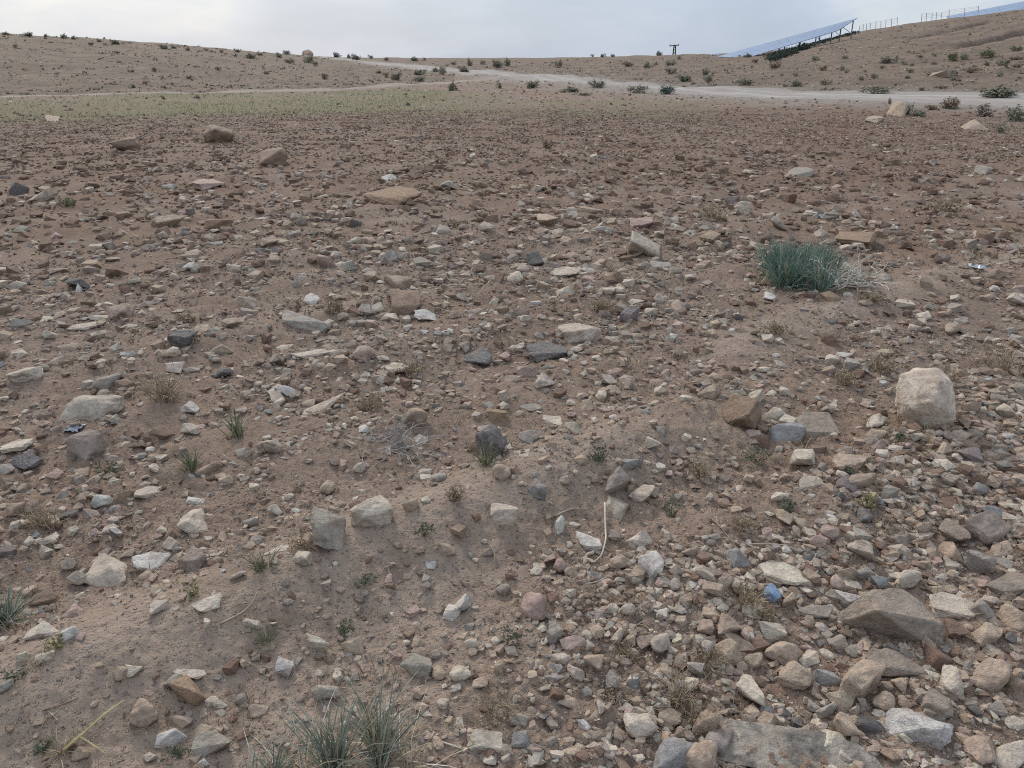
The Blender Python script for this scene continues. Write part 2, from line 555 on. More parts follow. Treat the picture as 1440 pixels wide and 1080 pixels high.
# ------------------------------------------------------------------ ground sheet, cut into field, road, track and hills
def build_ground():
    th = np.radians(np.arange(53.0, 3.6, -0.145))
    r1 = CAM_H / np.tan(th)
    r_in = np.array([0.05, 0.3, 0.6, 0.9, 1.08])
    r2 = [r1[-1]]
    while r2[-1] < 60:
        r2.append(r2[-1] * 1.009)
    while r2[-1] < 900:
        r2.append(r2[-1] * 1.02)
    rr = np.concatenate([r_in, r1, np.array(r2[1:])])
    a_f = np.arange(-40, 40.01, 0.17)
    a_c = np.concatenate([np.arange(-180, -52, 3.0), np.arange(-52, -40.1, 0.6)])
    az = np.radians(np.concatenate([a_c, a_f, -a_c[::-1][:-1]]))
    A, RR = np.meshgrid(az, rr)
    X, Y = np.sin(A) * RR, np.cos(A) * RR
    Z = height(X, Y, True)
    road, apron, track, grass, hl, hr = masks(X, Y)
    Z = Z - 0.02 * road
    nr, na = X.shape
    V = np.stack([X, Y, Z], -1).reshape(-1, 3)
    idx = np.arange(nr * na).reshape(nr, na)
    q = lambda M: np.stack([M[:-1, :], np.roll(M, -1, 1)[:-1, :], np.roll(M, -1, 1)[1:, :], M[1:, :]], -1).reshape(-1, 4)
    Q = q(idx)
    Q = Q[:, ::-1]                                  # normals up
    mean = lambda a: a.ravel()[Q].mean(1)
    region = np.zeros(len(Q), int)
    region[mean(hl.astype(float)) > 0.5] = 3
    region[mean(hr.astype(float)) > 0.5] = 4
    region[mean(track) > 0.5] = 2
    region[mean(road) > 0.5] = 1
    dr = poly_dist(X, Y, ROAD) + 0.3 * pnoise(X * 0.3, Y * 0.3)
    rut = (np.exp(-((dr - 0.95) / 0.38) ** 2) * road).ravel()
    pf = furrow(X, Y)
    tilled = (sstep(5, 13, RR + 2.5 * fbm(X, Y, 0.25, 3)) * (1 - sstep(29, 36, RR)) * 0.85).ravel()
    crust = (1 - sstep(14, 24, RR)) * np.maximum(np.exp(-((pf - 2.05) / 0.34) ** 2) * (1 - sstep(0.4, 1.6, X)), np.maximum(np.exp(-((pf - 2.62) / 0.22) ** 2) * sstep(0.7, 1.4, X), 0.35 * sstep(-0.1, 0.5, fbm(X, Y, 0.7, 3))))
    crust = np.clip(np.maximum(crust, sstep(0.9, 1.5, pf) * (1 - sstep(2.05, 2.3, pf)) * (1 - sstep(-0.2, 0.4, X)) * 0.9), 0, 1).ravel()
    dust = np.clip(np.maximum(road * 0.95, np.maximum(apron * 0.6, track * 0.3)), 0, 1).ravel()
    hill = np.clip((hl | hr).astype(float), 0, 1).ravel()
    for k, (nm, mat) in enumerate((('ground', M_SOIL), ('dirt_road', M_ROAD), ('dirt_track', M_ROAD), ('hill', M_FAR), ('hill', M_FAR))):
        sel = Q[region == k]
        u, inv = np.unique(sel, return_inverse=True)
        me = mesh_np(nm, V[u], inv.reshape(-1, 4), mat, {'dust': dust[u], 'rut': rut[u], 'crust': crust[u], 'tilled': tilled[u], 'grass': grass.ravel()[u], 'hillside': hill[u]}, smooth=True)
        o = link(nm, me)
        o['kind'] = 'structure'
    o = [o for o in COL.objects if o.name == 'ground'][0]
    return o


build_ground()
# ------------------------------------------------------------------ stone shapes
def ico(level):
    p = (1 + 5 ** 0.5) / 2
    v = [(-1, p, 0), (1, p, 0), (-1, -p, 0), (1, -p, 0), (0, -1, p), (0, 1, p), (0, -1, -p), (0, 1, -p), (p, 0, -1), (p, 0, 1), (-p, 0, -1), (-p, 0, 1)]
    f = [(0, 11, 5), (0, 5, 1), (0, 1, 7), (0, 7, 10), (0, 10, 11), (1, 5, 9), (5, 11, 4), (11, 10, 2), (10, 7, 6), (7, 1, 8), (3, 9, 4), (3, 4, 2), (3, 2, 6), (3, 6, 8), (3, 8, 9), (4, 9, 5), (2, 4, 11), (6, 2, 10), (8, 6, 7), (9, 8, 1)]
    v = [np.array(a, float) / np.linalg.norm(a) for a in v]
    for _ in range(level):
        mid = {}; g = []

        def m(a, b):
            k = (min(a, b), max(a, b))
            if k not in mid:
                c = v[a] + v[b]
                v.append(c / np.linalg.norm(c)); mid[k] = len(v) - 1
            return mid[k]
        for a, b, c in f:
            x, y, z = m(a, b), m(b, c), m(c, a)
            g += [(a, x, z), (b, y, x), (c, z, y), (x, y, z)]
        f = g
    return np.array(v), np.array(f)


ICO = [ico(i) for i in range(5)]


def rand_dirs(rng, n):
    d = rng.normal(size=(n, 3))
    return d / np.linalg.norm(d, axis=-1, keepdims=True)


def rock(rng, level, kind, aspect=(1, 1, 1)):
    """one broken stone in the unit box"""
    D, T = ICO[level]
    n = {'a': 8, 's': 8, 'b': 6, 'r': 18}[kind]
    N = rand_dirs(rng, n) * np.array(aspect) ** 0.8; N /= np.linalg.norm(N, axis=1, keepdims=True); H = rng.uniform(0.5, 1.0, n)
    if kind == 'r':
        H = rng.uniform(0.82, 1.0, n)
    if kind == 'b':
        q = rand_dirs(rng, 6) * 0.28
        q += np.array([(1, 0, 0), (-1, 0, 0), (0, 1, 0), (0, -1, 0), (0, 0, 1), (0, 0, -1)])
        N = np.vstack([N, q / np.linalg.norm(q, axis=1, keepdims=True)]); H = np.concatenate([H + 0.1, rng.uniform(0.6, 0.78, 6)])
    if kind == 's':
        q = rand_dirs(rng, 2) * 0.12 + np.array([(0, 0, 1), (0, 0, -1)])
        N = np.vstack([N, q / np.linalg.norm(q, axis=1, keepdims=True)]); H = np.concatenate([H, rng.uniform(0.32, 0.42, 2)])
    P = {'a': 40, 's': 40, 'b': 36, 'r': 14}[kind]
    w = np.maximum(D @ N.T, 0) / H
    r = (np.sum(w ** P, 1) + 1e-9) ** (-1 / P)
    k = rng.normal(size=(14, 3)) * np.array([2.2] * 5 + [5] * 5 + [11] * 4)[:, None]
    ph = rng.random(14) * 6.28
    am = np.array([0.035] * 5 + [0.02] * 5 + [0.011] * 4)
    r = np.minimum(r, 1.5) * (1 + np.sin(D @ k.T + ph) @ am)
    if level >= 3:                                  # chipped ledges
        Q = D * r[:, None]
        s = Q @ rand_dirs(rng, 1)[0] * 5 + 0.5 * np.sin(Q @ k[0])
        r = r * (1 + 0.05 * (np.abs(s - np.round(s)) - 0.25)) * (1 + np.sin(Q @ (k[:6].T * 7)) @ np.full(6, 0.006))
    V = D * r[:, None]
    lo, hi = V.min(0), V.max(0)
    return (V - (lo + hi) / 2) / ((hi - lo) / 2), T


import bmesh


def hull(pts, bevel=0.0, cuts=0):
    bm = bmesh.new()
    vs = [bm.verts.new(p) for p in pts]
    r = bmesh.ops.convex_hull(bm, input=vs)
    bmesh.ops.delete(bm, geom=[g for g in set(r['geom_interior'] + r['geom_unused']) if isinstance(g, bmesh.types.BMVert)], context='VERTS')
    bmesh.ops.dissolve_limit(bm, angle_limit=0.12, verts=bm.verts, edges=bm.edges)
    if bevel:
        bmesh.ops.bevel(bm, geom=list(bm.edges), offset=bevel, segments=1, profile=0.5, affect='EDGES', clamp_overlap=True)
    bmesh.ops.triangulate(bm, faces=bm.faces)
    if cuts:
        bmesh.ops.subdivide_edges(bm, edges=list(bm.edges), cuts=cuts, use_grid_fill=True)
        bmesh.ops.triangulate(bm, faces=bm.faces)
    bmesh.ops.recalc_face_normals(bm, faces=bm.faces)
    bm.verts.index_update()
    V = np.array([v.co for v in bm.verts]); T = np.array([[v.index for v in f.verts] for f in bm.faces])
    bm.free()
    return V, T


def shard_points(rng, kind, aspect=(1, 1, 1)):
    if kind == 'b':
        P = np.array([(x, y, z) for x in (-1, 1) for y in (-1, 1) for z in (-1, 1)], float) * rng.uniform(0.42, 1.0, (8, 3))
        P = P[rng.permutation(8)[:7]]
        P = np.vstack([P, rand_dirs(rng, 7) * rng.uniform(0.8, 1.08, (7, 1))])
        P = P + P[:, [1, 2, 0]] * rng.normal(0, 0.12, 3)
    elif kind == 's':
        an = np.sort(rng.uniform(0, 6.28, 8)); rr = rng.uniform(0.72, 1.05, 8)
        P = np.vstack([np.stack([np.cos(an) * rr, np.sin(an) * rr, rng.uniform(0.3, 0.95, 8)], 1), np.stack([np.cos(an + .3) * rr * 0.95, np.sin(an + .3) * rr * 0.95, rng.uniform(-1, -0.5, 8)], 1)])
    elif kind == 'r':
        P = rand_dirs(rng, 30) * rng.uniform(0.86, 1.0, (30, 1))
    else:
        P = rand_dirs(rng, 12) * rng.uniform(0.68, 1.05, (12, 1))
    return P


def broken(rng, kind, detail):
    """a broken stone: flat facets, worn edges, chipped surface"""
    V, T = hull(shard_points(rng, kind), 0.07 if detail > 1 else (0.05 if detail else 0.0), (0, 1, 3, 5)[detail])
    k = rng.normal(size=(14, 3)) * np.array([2.0] * 4 + [5] * 5 + [12] * 5)[:, None]
    ph = rng.random(14) * 6.28
    am = np.array([0.03] * 4 + [0.018] * 5 + [0.009] * 5) * (1 if detail else 0.3)
    V = V * (1 + np.sin(V @ k.T + ph) @ am)[:, None]
    if detail >= 2:
        s = V @ (rand_dirs(rng, 1)[0] * np.array([.4, .4, 1])) * 7 + 0.4 * np.sin(V @ k[1])
        V = V * (1 + 0.035 * (np.abs(s - np.round(s)) - 0.25))[:, None]
    lo, hi = V.min(0), V.max(0)
    return (V - (lo + hi) / 2) / ((hi - lo) / 2), T


COLS = {'T': (174, 154, 135), 'P': (193, 179, 162), 'G': (158, 149, 138), 'B': (146, 125, 107), 'W': (198, 191, 182), 'U': (150, 147, 143), 'D': (108, 104, 101),
        'R': (122, 99, 88), 'K': (174, 150, 138), 'O': (158, 134, 110), 'V': (128, 116, 113), 'E': (152, 138, 126), 'L': (128, 150, 176)}
CWORD = {'T': 'tan', 'P': 'pale beige', 'G': 'grey', 'B': 'brown', 'W': 'whitish', 'U': 'bluish grey', 'D': 'dark grey', 'R': 'rust brown', 'K': 'pinkish', 'O': 'orange tan',
         'V': 'purplish grey', 'E': 'grey brown', 'L': 'blue'}
SWORD = {'a': 'angular stone', 's': 'flat slab', 'b': 'blocky stone', 'r': 'rounded stone'}
M_SPECIAL = {'quartz': M_QUARTZ, 'stain': M_STAIN, 'stripe': M_STRIPE, 'blue': M_BLUE}

# seen place and outline of every stone picked out one by one: x y w h tilt colour shape [landmark phrase | whole label | material]
STONES = """
1252 872 146 84 4 E b|big flat brown boulder|big flat grey brown boulder lying on the rubble, the largest rock near the camera
1293 1023 90 50 8 W a|white quartz stone|knobbly white quartz stone with purplish patches at the edge of the rubble|quartz
1150 1060 228 27 15 G s|smoke-stained grey slab|long grey slab with dark smoky stains, broadest stone at the picture bottom|stain
1097 808 84 32 18 P s|pointed pale slab|long pale slab tapering to a point, lying beside a bluish grey stone
1086 834 24 26 0 L r|blue stone|small bright blue stone just in front of the pointed pale slab|blue
1037 785 36 38 -20 U a|bluish grey wedge|bluish grey wedge of stone standing behind the pointed pale slab
1340 853 64 38 10 P s|pale slab by the boulder|pale beige slab leaning beside the big flat brown boulder
1382 858 38 30 -10 G a
1320 925 42 40 10 R b|rust brown stone|rust brown block of stone in the rubble, redder than all around it
1260 933 86 30 20 E s|long pinkish grey slab|long pinkish grey slab in front of the big flat brown boulder
1213 958 62 66 30 T b|rough tan lump|rough crumbly tan lump of rock among smaller rubble
1162 955 44 26 10 U b|bluish block|bluish grey block wedged between tan stones in the rubble
1122 951 52 38 -25 T a
1055 970 38 42 30 P a
1101 920 48 34 -5 T r|smooth tan cobble|smooth tan rounded cobble behind the bluish block
1087 888 38 27 0 P b
1028 898 30 24 -10 T a
1022 918 42 36 40 T a
1027 878 34 30 20 T a
1193 842 36 38 -30 W b|white block behind the boulder|chalky white block touching the back of the big flat brown boulder
1338 957 32 43 10 P a
1393 950 58 44 30 T r|large tan cobble|large smooth tan cobble beyond the rust brown stone
1388 893 42 34 15 T a
1423 870 36 42 0 T r
1417 823 60 30 25 E s|brown slab at the margin|brown slab tilted up among round stones, cut by the picture's edge
1408 793 30 17 0 G s
1378 790 42 28 -25 G a
1408 775 32 26 20 T a
1338 777 34 30 0 T b
1277 815 38 34 30 P r
1238 818 24 28 60 U a
1215 807 28 30 50 G a
1191 808 26 32 60 T a
1210 773 34 28 -30 P a
1178 820 20 23 0 K r
1010 1043 40 38 30 G r|grey cobble by the stained slab|smooth grey cobble at the end of the smoke-stained slab
982 1065 52 44 20 T r
993 1017 37 36 30 T r
1075 1015 34 28 -20 T a
1190 1020 32 36 -40 T a
1172 1040 34 28 0 P a
1182 987 40 28 25 T a
1162 1000 22 32 40 G a
1222 1022 46 26 10 D b|dark block behind the slab|dark grey block between the smoke-stained slab and the white quartz stone
1243 987 30 30 10 T r
1273 988 20 20 0 T r
1265 965 24 23 0 T a
1318 990 44 36 25 E b
1378 1055 44 40 20 T r
1423 1064 50 40 30 P a
1253 1062 30 20 20 B a
1427 1017 27 20 10 P r
1345 884 38 28 5 R b
1138 927 28 23 15 P a
1163 922 20 20 10 P r
1178 905 30 27 20 G a
1110 843 18 20 20 T a
1003 830 30 22 15 T b
1020 818 22 24 20 T b
992 807 23 28 -40 P a
970 777 20 24 50 T a
1058 930 28 23 0 T r
1050 907 22 17 0 T a
995 910 18 20 0 G r
977 940 20 28 -50 G a
972 962 22 20 0 P a
992 882 23 22 -20 T a
1000 863 26 20 10 T a
1147 860 46 18 -5 G s
1301 564 80 84 0 P r|big pale boulder|big pale block of a boulder standing alone on the rubble slope
1148 599 70 36 14 E s|tilted grey tan slab|grey tan slab propped up beside a brown block of rock
1108 610 48 30 -12 U b|pale bluish stone|pale bluish stone tucked against the tilted grey tan slab
1043 577 52 40 15 B b|brown block of rock|weathered brown block of rock with a flat face
997 552 30 22 25 T a
1060 557 28 20 15 P a
1090 583 30 18 10 P a
1197 652 50 24 22 T s|tan slab|tan slab sloping down beside a small green weed
1128 645 34 22 10 P a
1142 678 34 18 0 P s
1190 682 30 28 10 V a|purple grey stone|purplish grey stone with a small weed growing in front of it
1213 677 40 16 25 T s
1218 725 24 24 20 D a|dark slaty stone|dark bluish grey slaty stone among tan pebbles|stripe
1097 700 25 14 -15 P a
1102 727 26 22 0 T a
1127 737 20 17 0 T r
1150 762 24 18 -10 K r
1167 748 26 20 10 K r
1262 725 18 18 0 T a
1283 735 22 15 0 T r
1343 746 44 30 20 E a|stone with a dark face|grey brown stone with a dark front face in the round pebbles
1390 743 64 44 25 E b|big grey brown rock|big grey brown rock on the pebble slope near the picture's edge
1398 720 30 17 10 U a
1363 643 38 27 10 V a|purplish rock|purplish dark rock on the pebbles in front of the big pale boulder
1233 592 30 20 15 P a
1233 612 28 17 -10 T a
1290 615 20 23 40 P a
1378 687 23 17 10 U r
1357 596 18 26 0 T a
1352 612 30 14 0 T r
1327 635 21 18 10 T a
1278 657 18 12 0 T r
1262 648 19 13 10 P a
1415 577 28 24 0 P a
1322 502 20 10 0 P r
768 494 54 27 4 D s|striped dark rock|dark grey rock with pale stripes beside a pale block|stripe
672 500 38 26 0 D a|mottled dark rock|mottled dark grey rock with dry twigs round it|stripe
557 516 36 15 0 P s|pale oval slab|pale oval slab lying flat on open soil
511 499 30 19 0 K r
690 622 42 46 -15 D r|dark grey stump-like rock|dark grey upright rock with white streaks and grass stems before it|stripe
583 587 36 25 10 T r|round tan stone|round tan stone with an orange side, beside grey twigs
523 718 60 38 -22 P b|pale cut block|pale block with a flat top, second of the pair on the bare ridge
462 743 46 58 0 G b|grey upright block|grey block standing upright beside the pale cut block
710 721 38 28 0 P b|cracked pale stone|cracked pale stone alone on the smooth ridge
870 671 32 40 20 G a|upright pale grey stone|pale grey stone standing in a little heap of three
888 649 32 14 -15 U a
902 695 35 25 0 P a
866 713 33 28 0 P a|pale stone with a twig|pale angular stone at the end of a curved pale twig
900 760 33 30 30 P b
914 793 38 36 -20 W b|grey white split block|grey white split block beside the smooth earth, sharp edged
870 790 28 20 0 T r
828 760 38 18 28 W s
755 690 27 20 -15 U b|bluish split stone|bluish grey split stone beside pale crumbs on the ridge
705 664 24 22 30 T r
700 583 30 17 0 O b|tan brick-like stone|tan brick-shaped stone behind the dark grey stump-like rock
708 557 16 34 10 P s|upright sliver|narrow pale sliver of stone standing on end
765 535 28 20 20 P a
743 522 30 13 -5 K a
747 573 30 11 0 G s
778 593 30 15 18 P s
808 605 26 20 -10 G a
743 615 28 20 -10 G a
787 737 14 28 0 W a
808 737 20 10 0 P a
617 673 22 15 -10 G r
505 657 18 13 0 P a
787 795 18 20 0 K r
773 785 18 13 10 K a
627 772 25 16 -10 T a
577 710 22 26 20 T a
607 795 18 10 -10 W a
918 622 23 16 -10 P a
845 557 16 15 0 P r
825 570 22 16 0 T a
857 537 22 14 0 P a
751 853 34 42 -35 K r|pink oval stone|pink oval stone alone on dark soil
650 847 26 24 10 W a
635 862 24 23 -20 W a|pale knobbly stone|pale knobbly stone, the lower of two touching stones
497 908 32 25 0 T b|squarish tan stone|squarish tan stone behind the tall grass tuft
647 948 30 24 -10 P r
618 948 19 22 20 T r
682 1044 48 36 0 P b|broad pale stone|broad pale stone with a brown vein, in front of a brown dry weed
780 890 20 30 20 G s|grey shard|grey shard with a white rounded tip standing on edge
808 904 40 20 5 K a
788 927 29 17 5 P a
810 947 23 25 0 P a
835 933 30 20 -20 T a
863 957 22 38 0 U a|bluish wedge in the weeds|bluish grey wedge standing in brown dry weeds
928 905 27 27 20 P r
883 902 20 21 0 T a
867 895 18 24 10 P a
905 903 20 18 0 K a
902 1020 46 34 -5 P r|pale rounded stone|pale rounded stone beside tan weeds near the frame's lower edge
942 1010 32 27 -20 T a
948 1062 58 46 -20 U a|blue grey quartz lump|blue grey quartz lump with a white crust|quartz
730 1013 24 20 0 G r
702 940 14 22 0 T r
732 1040 28 24 30 U a
862 857 19 16 0 P r
883 857 22 15 -20 P r
798 988 28 20 10 T a
623 990 17 15 0 P r
585 937 42 34 0 G b|stone behind the grass|grey stone half hidden behind the tall grass tuft
675 960 22 16 -10 T a
957 961 16 13 0 W r
663 905 20 14 -10 P r
697 902 14 14 0 P r
707 829 20 15 0 G r
588 903 18 17 0 T r
147 804 60 50 0 P a|big triangular pale stone|big pale triangular stone beside smaller ones on the slope
213 790 54 26 -12 W s|white slab|bright white slab beyond the big triangular pale stone
272 790 42 42 30 E b|grey tan rock|grey tan rock beside the white slab
108 813 26 28 -40 P r
290 847 42 24 -15 P s|thin pale slab|thin pale slab sunk in smooth bare soil
223 855 28 22 -15 P a
58 887 50 24 -15 P a|pale pinkish stone|pale pinkish stone in front of the grass tuft at the picture's edge
98 893 24 25 40 W a
262 971 48 44 -35 O b|orange tan block|orange tan block with a pale cap slab
267 948 44 13 8 P s
242 957 27 17 -10 G a
202 1002 38 38 20 T r|round brown cobble|round tan brown cobble in front of the orange tan block
240 1039 44 27 10 W a|chalk white stone|chalk white stone, whitest on the bare soil
296 1046 56 30 -25 G s|grey slab by the grass|grey slab on edge beside a grass tuft near the frame's lower edge
447 902 32 21 5 P b|small pale block|small pale block beside the squarish tan stone
188 943 24 16 -10 P a
170 947 20 20 0 T r
352 875 28 14 10 P b
298 987 19 16 0 P a
340 983 18 15 -10 G r
287 1028 28 20 0 T a
255 1015 32 17 0 T a
62 842 42 24 -5 B b
388 775 40 17 -5 P s
425 785 27 19 15 P b
460 974 38 20 -10 G a
400 937 25 26 -10 W a|white veined stone|white and bluish crusted stone on bare soil|quartz
63 925 28 18 -20 P a
32 923 18 15 20 P a
115 1060 28 20 0 T a
362 1000 30 19 -15 T a
205 810 20 18 -10 T r
335 809 23 12 -10 P a
102 862 30 24 0 K r
8 965 24 20 0 G r
130 571 84 32 -3 P b|long pale boulder|long low pale boulder, the biggest on the weedy slope
35 527 50 22 -5 P a|pale stone at the margin|pale low stone near the picture's edge beyond the long pale boulder
150 534 44 27 0 G a
120 623 54 36 5 E b|grey brown rock|grey brown rock in front of plastic scraps and the long pale boulder
449 573 74 20 -22 P s|propped pale slab|long pale slab propped up at one end above dark soil
228 607 34 30 10 B a
293 660 38 19 -8 T a
270 734 40 36 -20 P a|pale flat-faced rock|pale flat-faced rock beyond the white slab, fresh broken
275 706 26 14 0 W b
143 703 30 18 0 W r
207 692 36 15 -12 P s
37 648 42 22 -10 D a|dark slate lump|dark slate lump in front of pale stones at the margin|stripe
22 628 48 18 -10 P s
8 656 22 15 0 G a
312 525 32 15 -5 D a|dark blue stone|dark blue slaty stone, the darkest on this stretch|stripe
403 549 28 13 10 W a
267 572 26 16 0 W a
267 603 26 15 10 P a
22 717 27 23 0 T a
68 758 28 16 20 P s
10 777 28 20 0 D b
387 717 21 15 10 P r
352 735 22 14 0 G r
460 685 20 20 0 T r
163 747 19 14 -20 W a
383 629 24 18 -30 P a
247 517 28 15 10 P a
243 495 20 12 0 P r
437 498 54 13 -3 P s|pale ledge stone|pale ragged slab lying flat beyond the propped pale slab
93 723 34 11 -5 D s
307 188 40 24 3 B b|upper brown boulder|brown boulder near the green strip, the farther of two
384 221 38 26 -2 B b|lower brown boulder|brown boulder out in the field, the nearer of two
176 203 42 18 15 B b|split brown boulder|split brown boulder with a pale top near the green strip
238 314 36 18 12 T a|tan tilted stone|tan tilted stone with a dark hollow beside it
308 317 40 13 8 O s
293 256 44 15 -3 K s
60 275 40 15 3 P a
110 398 36 14 0 D a
170 438 34 22 0 K r|pink rounded stone|pinkish rounded stone out in the open field
430 446 64 30 5 G b|grey flat-topped boulder|grey flat-topped boulder in the field
438 420 22 15 10 W b
345 425 32 22 -30 P a
256 473 40 23 0 D b|dark split rock|dark grey split rock with a level crack|stripe
287 463 26 14 -10 T a
328 456 32 13 0 T a
163 487 20 19 30 P a
115 459 42 10 -8 P s
65 449 26 9 -5 P s
268 377 22 12 0 W a
378 340 26 14 5 T a
460 367 28 17 -15 K a
243 498 24 12 0 T r
312 493 32 14 -5 T a
268 297 14 14 0 D b
27 267 28 18 0 D a
553 277 74 26 -8 O a|orange brown boulder|long orange brown boulder in the middle of the field
906 342 42 34 5 P a|pale pointed boulder|pale pointed boulder with a flat face in the middle of the field
560 398 38 22 -5 T b|tan stone on the brown clod|tan stone resting behind a brown clod
570 426 42 34 0 B b|brown clod|brown earthy block in front of a tan stone
598 443 30 15 10 W a
814 469 60 27 -4 P b|pale square block|pale square block behind the striped dark rock
795 383 42 13 5 P s|pale bone-like stone|pale bone-like slab beyond the pale square block
624 323 24 14 0 G b
630 260 22 11 0 G a
547 249 20 10 0 W a
770 308 28 13 -5 T a
903 313 33 13 0 K a
550 362 34 15 15 W a
752 365 26 19 -10 D a
886 443 28 20 10 V b|purple grey rock|purplish grey rock with white streaks in the open field|stripe
500 313 18 16 20 D a
795 410 26 15 -10 P a
724 390 22 16 0 P r
548 447 25 12 0 P a
930 373 30 13 0 G b
832 295 36 9 -8 T s
955 430 22 18 0 T r
1203 336 54 22 5 O b|tan boulder behind the grass|tan boulder behind the blue-green grass clump
1045 292 26 17 -15 P r|pale rounded cobble|pale rounded cobble beyond the blue-green grass clump
1032 282 24 14 0 V a
1095 313 22 19 0 G a
1112 278 17 19 0 R b
1125 243 38 16 -5 G a
1163 399 24 18 -30 U a|bluish white stone|bluish white stone lying under the dry stems of the grass clump
1168 417 28 15 10 O a
1082 417 17 13 0 W a
1240 390 30 14 -5 G b
1187 500 24 8 5 W s
1340 462 22 17 10 T a
1382 240 26 15 0 G a
1262 154 30 19 -10 T a|ochre boulder by the road|ochre boulder beside the dirt road with a dark shrub behind it
1230 168 26 10 5 T a
1370 175 36 12 8 T a
1325 107 34 8 0 E s|pale ledge on the hill|pale ledge of rock low on the hill across the road
433 77 15 13 0 B r|boulder on the skyline|brown round boulder on the skyline above a dark shrub
73 165 20 7 0 T s|pale stone in the green strip|pale flat stone lying in the green strip
"""


def parse_stones():
    out = []
    for ln in STONES.strip().splitlines():
        f = ln.split('|')
        a = f[0].split()
        out.append(dict(x=float(a[0]), y=float(a[1]), w=float(a[2]), h=float(a[3]), ang=float(a[4]), c=a[5], s=a[6],
                        land=f[1] if len(f) > 1 and f[1] else None, label=f[2] if len(f) > 2 and f[2] else None, mat=f[3] if len(f) > 3 else None))
    return out


CAT = parse_stones()


def place_stone(s, i):
    rng = np.random.default_rng(2000 + i)
    p, t = ground_hit(s['x'], s['y'])
    depth = t
    th = math.atan2(CAM_H - p[2], math.hypot(p[0], p[1]))
    sn, cs = max(math.sin(th), 0.03), math.cos(th)
    A = math.radians(s['ang'])
    az = math.atan2(p[0], p[1])
    # the stone's long axis: where its two ends lie on the level ground
    ends = []
    for sg in (-1, 1):
        e = pix_dir(s['x'] + sg * 0.5 * s['w'] * math.cos(A), max(s['y'] + sg * 0.5 * s['w'] * math.sin(A), 100 if s['y'] > 130 else s['y']))
        k = (p[2] - CAM_H) / e[2] if e[2] < -0.01 else depth
        ends.append(e[:2] * min(k, depth * 1.5))
    dv = ends[1] - ends[0]
    full = s['w'] * depth / F
    a = 0.5 * min(np.hypot(*dv), 1.6 * full) * 1.04
    if th < 0.12:
        dv = np.array([math.cos(az), -math.sin(az)]); a = 0.52 * full
    v = 0.5 * s['h'] * depth / F * 1.06
    tall = s['land'] in ('big pale boulder', 'grey upright block', 'dark grey stump-like rock', 'upright sliver', 'upright pale grey stone')
    kc = {'s': 0.30, 'b': 0.72, 'r': 0.66, 'a': 0.58}[s['s']]
    c = kc * min(a, 1.25 * v / 0.75)
    c = min(c, 0.86 * v / cs)
    if s['h'] > 0.95 * s['w']:
        c = max(c, 0.7 * v / cs)
    b = math.sqrt(max(v * v - (c * cs) ** 2, 0)) / sn
    b = float(np.clip(b, 0.45 * a, 1.35 * a))
    if tall:
        c = 0.9 * v / cs; a *= 0.92
    emb = 0.4 if s['s'] != 's' else 0.5
    if s['w'] < 30:
        emb = 0.45
    if tall:
        emb = 0.7
    hdir = p[:2] / np.hypot(*p[:2])
    q = p[:2] - hdir * emb * c / math.tan(max(th, 0.05))
    if th < 0.05:
        q = p[:2]
    big = s['w'] * s['h']
    level = 4 if big > 2600 else (3 if big > 420 else 2)
    if s['s'] == 'r' and level < 4:
        U, T = rock(rng, level, s['s'], np.array([a, b, c]) / a)
    else:
        U, T = broken(rng, s['s'], {4: 3, 3: 2, 2: 1}[level])
    tilt = rng.normal(0, 0.10, 2)
    if s['land'] in ('propped pale slab', 'upright sliver'):
        tilt = np.array([0.0, -0.16])
    cx, sx = math.cos(tilt[0]), math.sin(tilt[0]); cy, sy = math.cos(tilt[1]), math.sin(tilt[1])
    yaw = math.atan2(dv[1], dv[0])
    cz, sz = math.cos(yaw), math.sin(yaw)
    ROT = np.array([[1, 0, 0], [0, cx, sx], [0, -sx, cx]]) @ np.array([[cy, 0, -sy], [0, 1, 0], [sy, 0, cy]]) @ np.array([[cz, sz, 0], [-sz, cz, 0], [0, 0, 1]])
    tw = 1.08 * math.hypot(s['w'] * math.cos(A), s['h'] * math.sin(A)); tH = 1.08 * math.hypot(s['h'] * math.cos(A), s['w'] * math.sin(A))
    for it in range(5):                              # settle size and place of the stone on the ground
        V = (U * np.array([a, b, c])) @ ROT
        g = float(height(q[0], q[1], True)); z = g + emb * c
        vis = V[V[:, 2] + z > g - 0.004] + np.array([q[0], q[1], z - CAM_H])
        zc = vis[:, 1] * math.cos(PITCH) - vis[:, 2] * math.sin(PITCH)
        X = 720 + F * vis[:, 0] / zc; Yp = 540 + F * (-vis[:, 2] * math.cos(PITCH) - vis[:, 1] * math.sin(PITCH)) / zc
        mw, mh = np.ptp(X) + 1e-6, np.ptp(Yp) + 1e-6
        if it == 4:
            break
        a *= float(np.clip(tw / mw, 0.7, 1.4)) ** 0.9
        fh = float(np.clip(tH / mh, 0.7, 1.4)) ** 0.9
        b = float(np.clip(b * fh, 0.3 * a, 1.9 * a)); c = float(min(c * fh, 1.4 * a))
        e0 = pix_dir((X.max() + X.min()) / 2, (Yp.max() + Yp.min()) / 2); e1 = pix_dir(s['x'], s['y'])
        zp = g - CAM_H + 0.5 * c
        if e0[2] < -0.03 and e1[2] < -0.03:
            mv = e1[:2] * (zp / e1[2]) - e0[:2] * (zp / e0[2])
            lim = 0.25 * t
            mv *= min(1, lim / (np.hypot(*mv) + 1e-9))
            q = q + 0.9 * mv
    base = np.array(lin(*COLS[s['c']])) * rng.uniform(0.9, 1.1) * (1 + rng.normal(0, 0.01, 3))
    name = 'boulder' if s['label'] and 'boulder' in s['label'].split(',')[0] else 'stone'
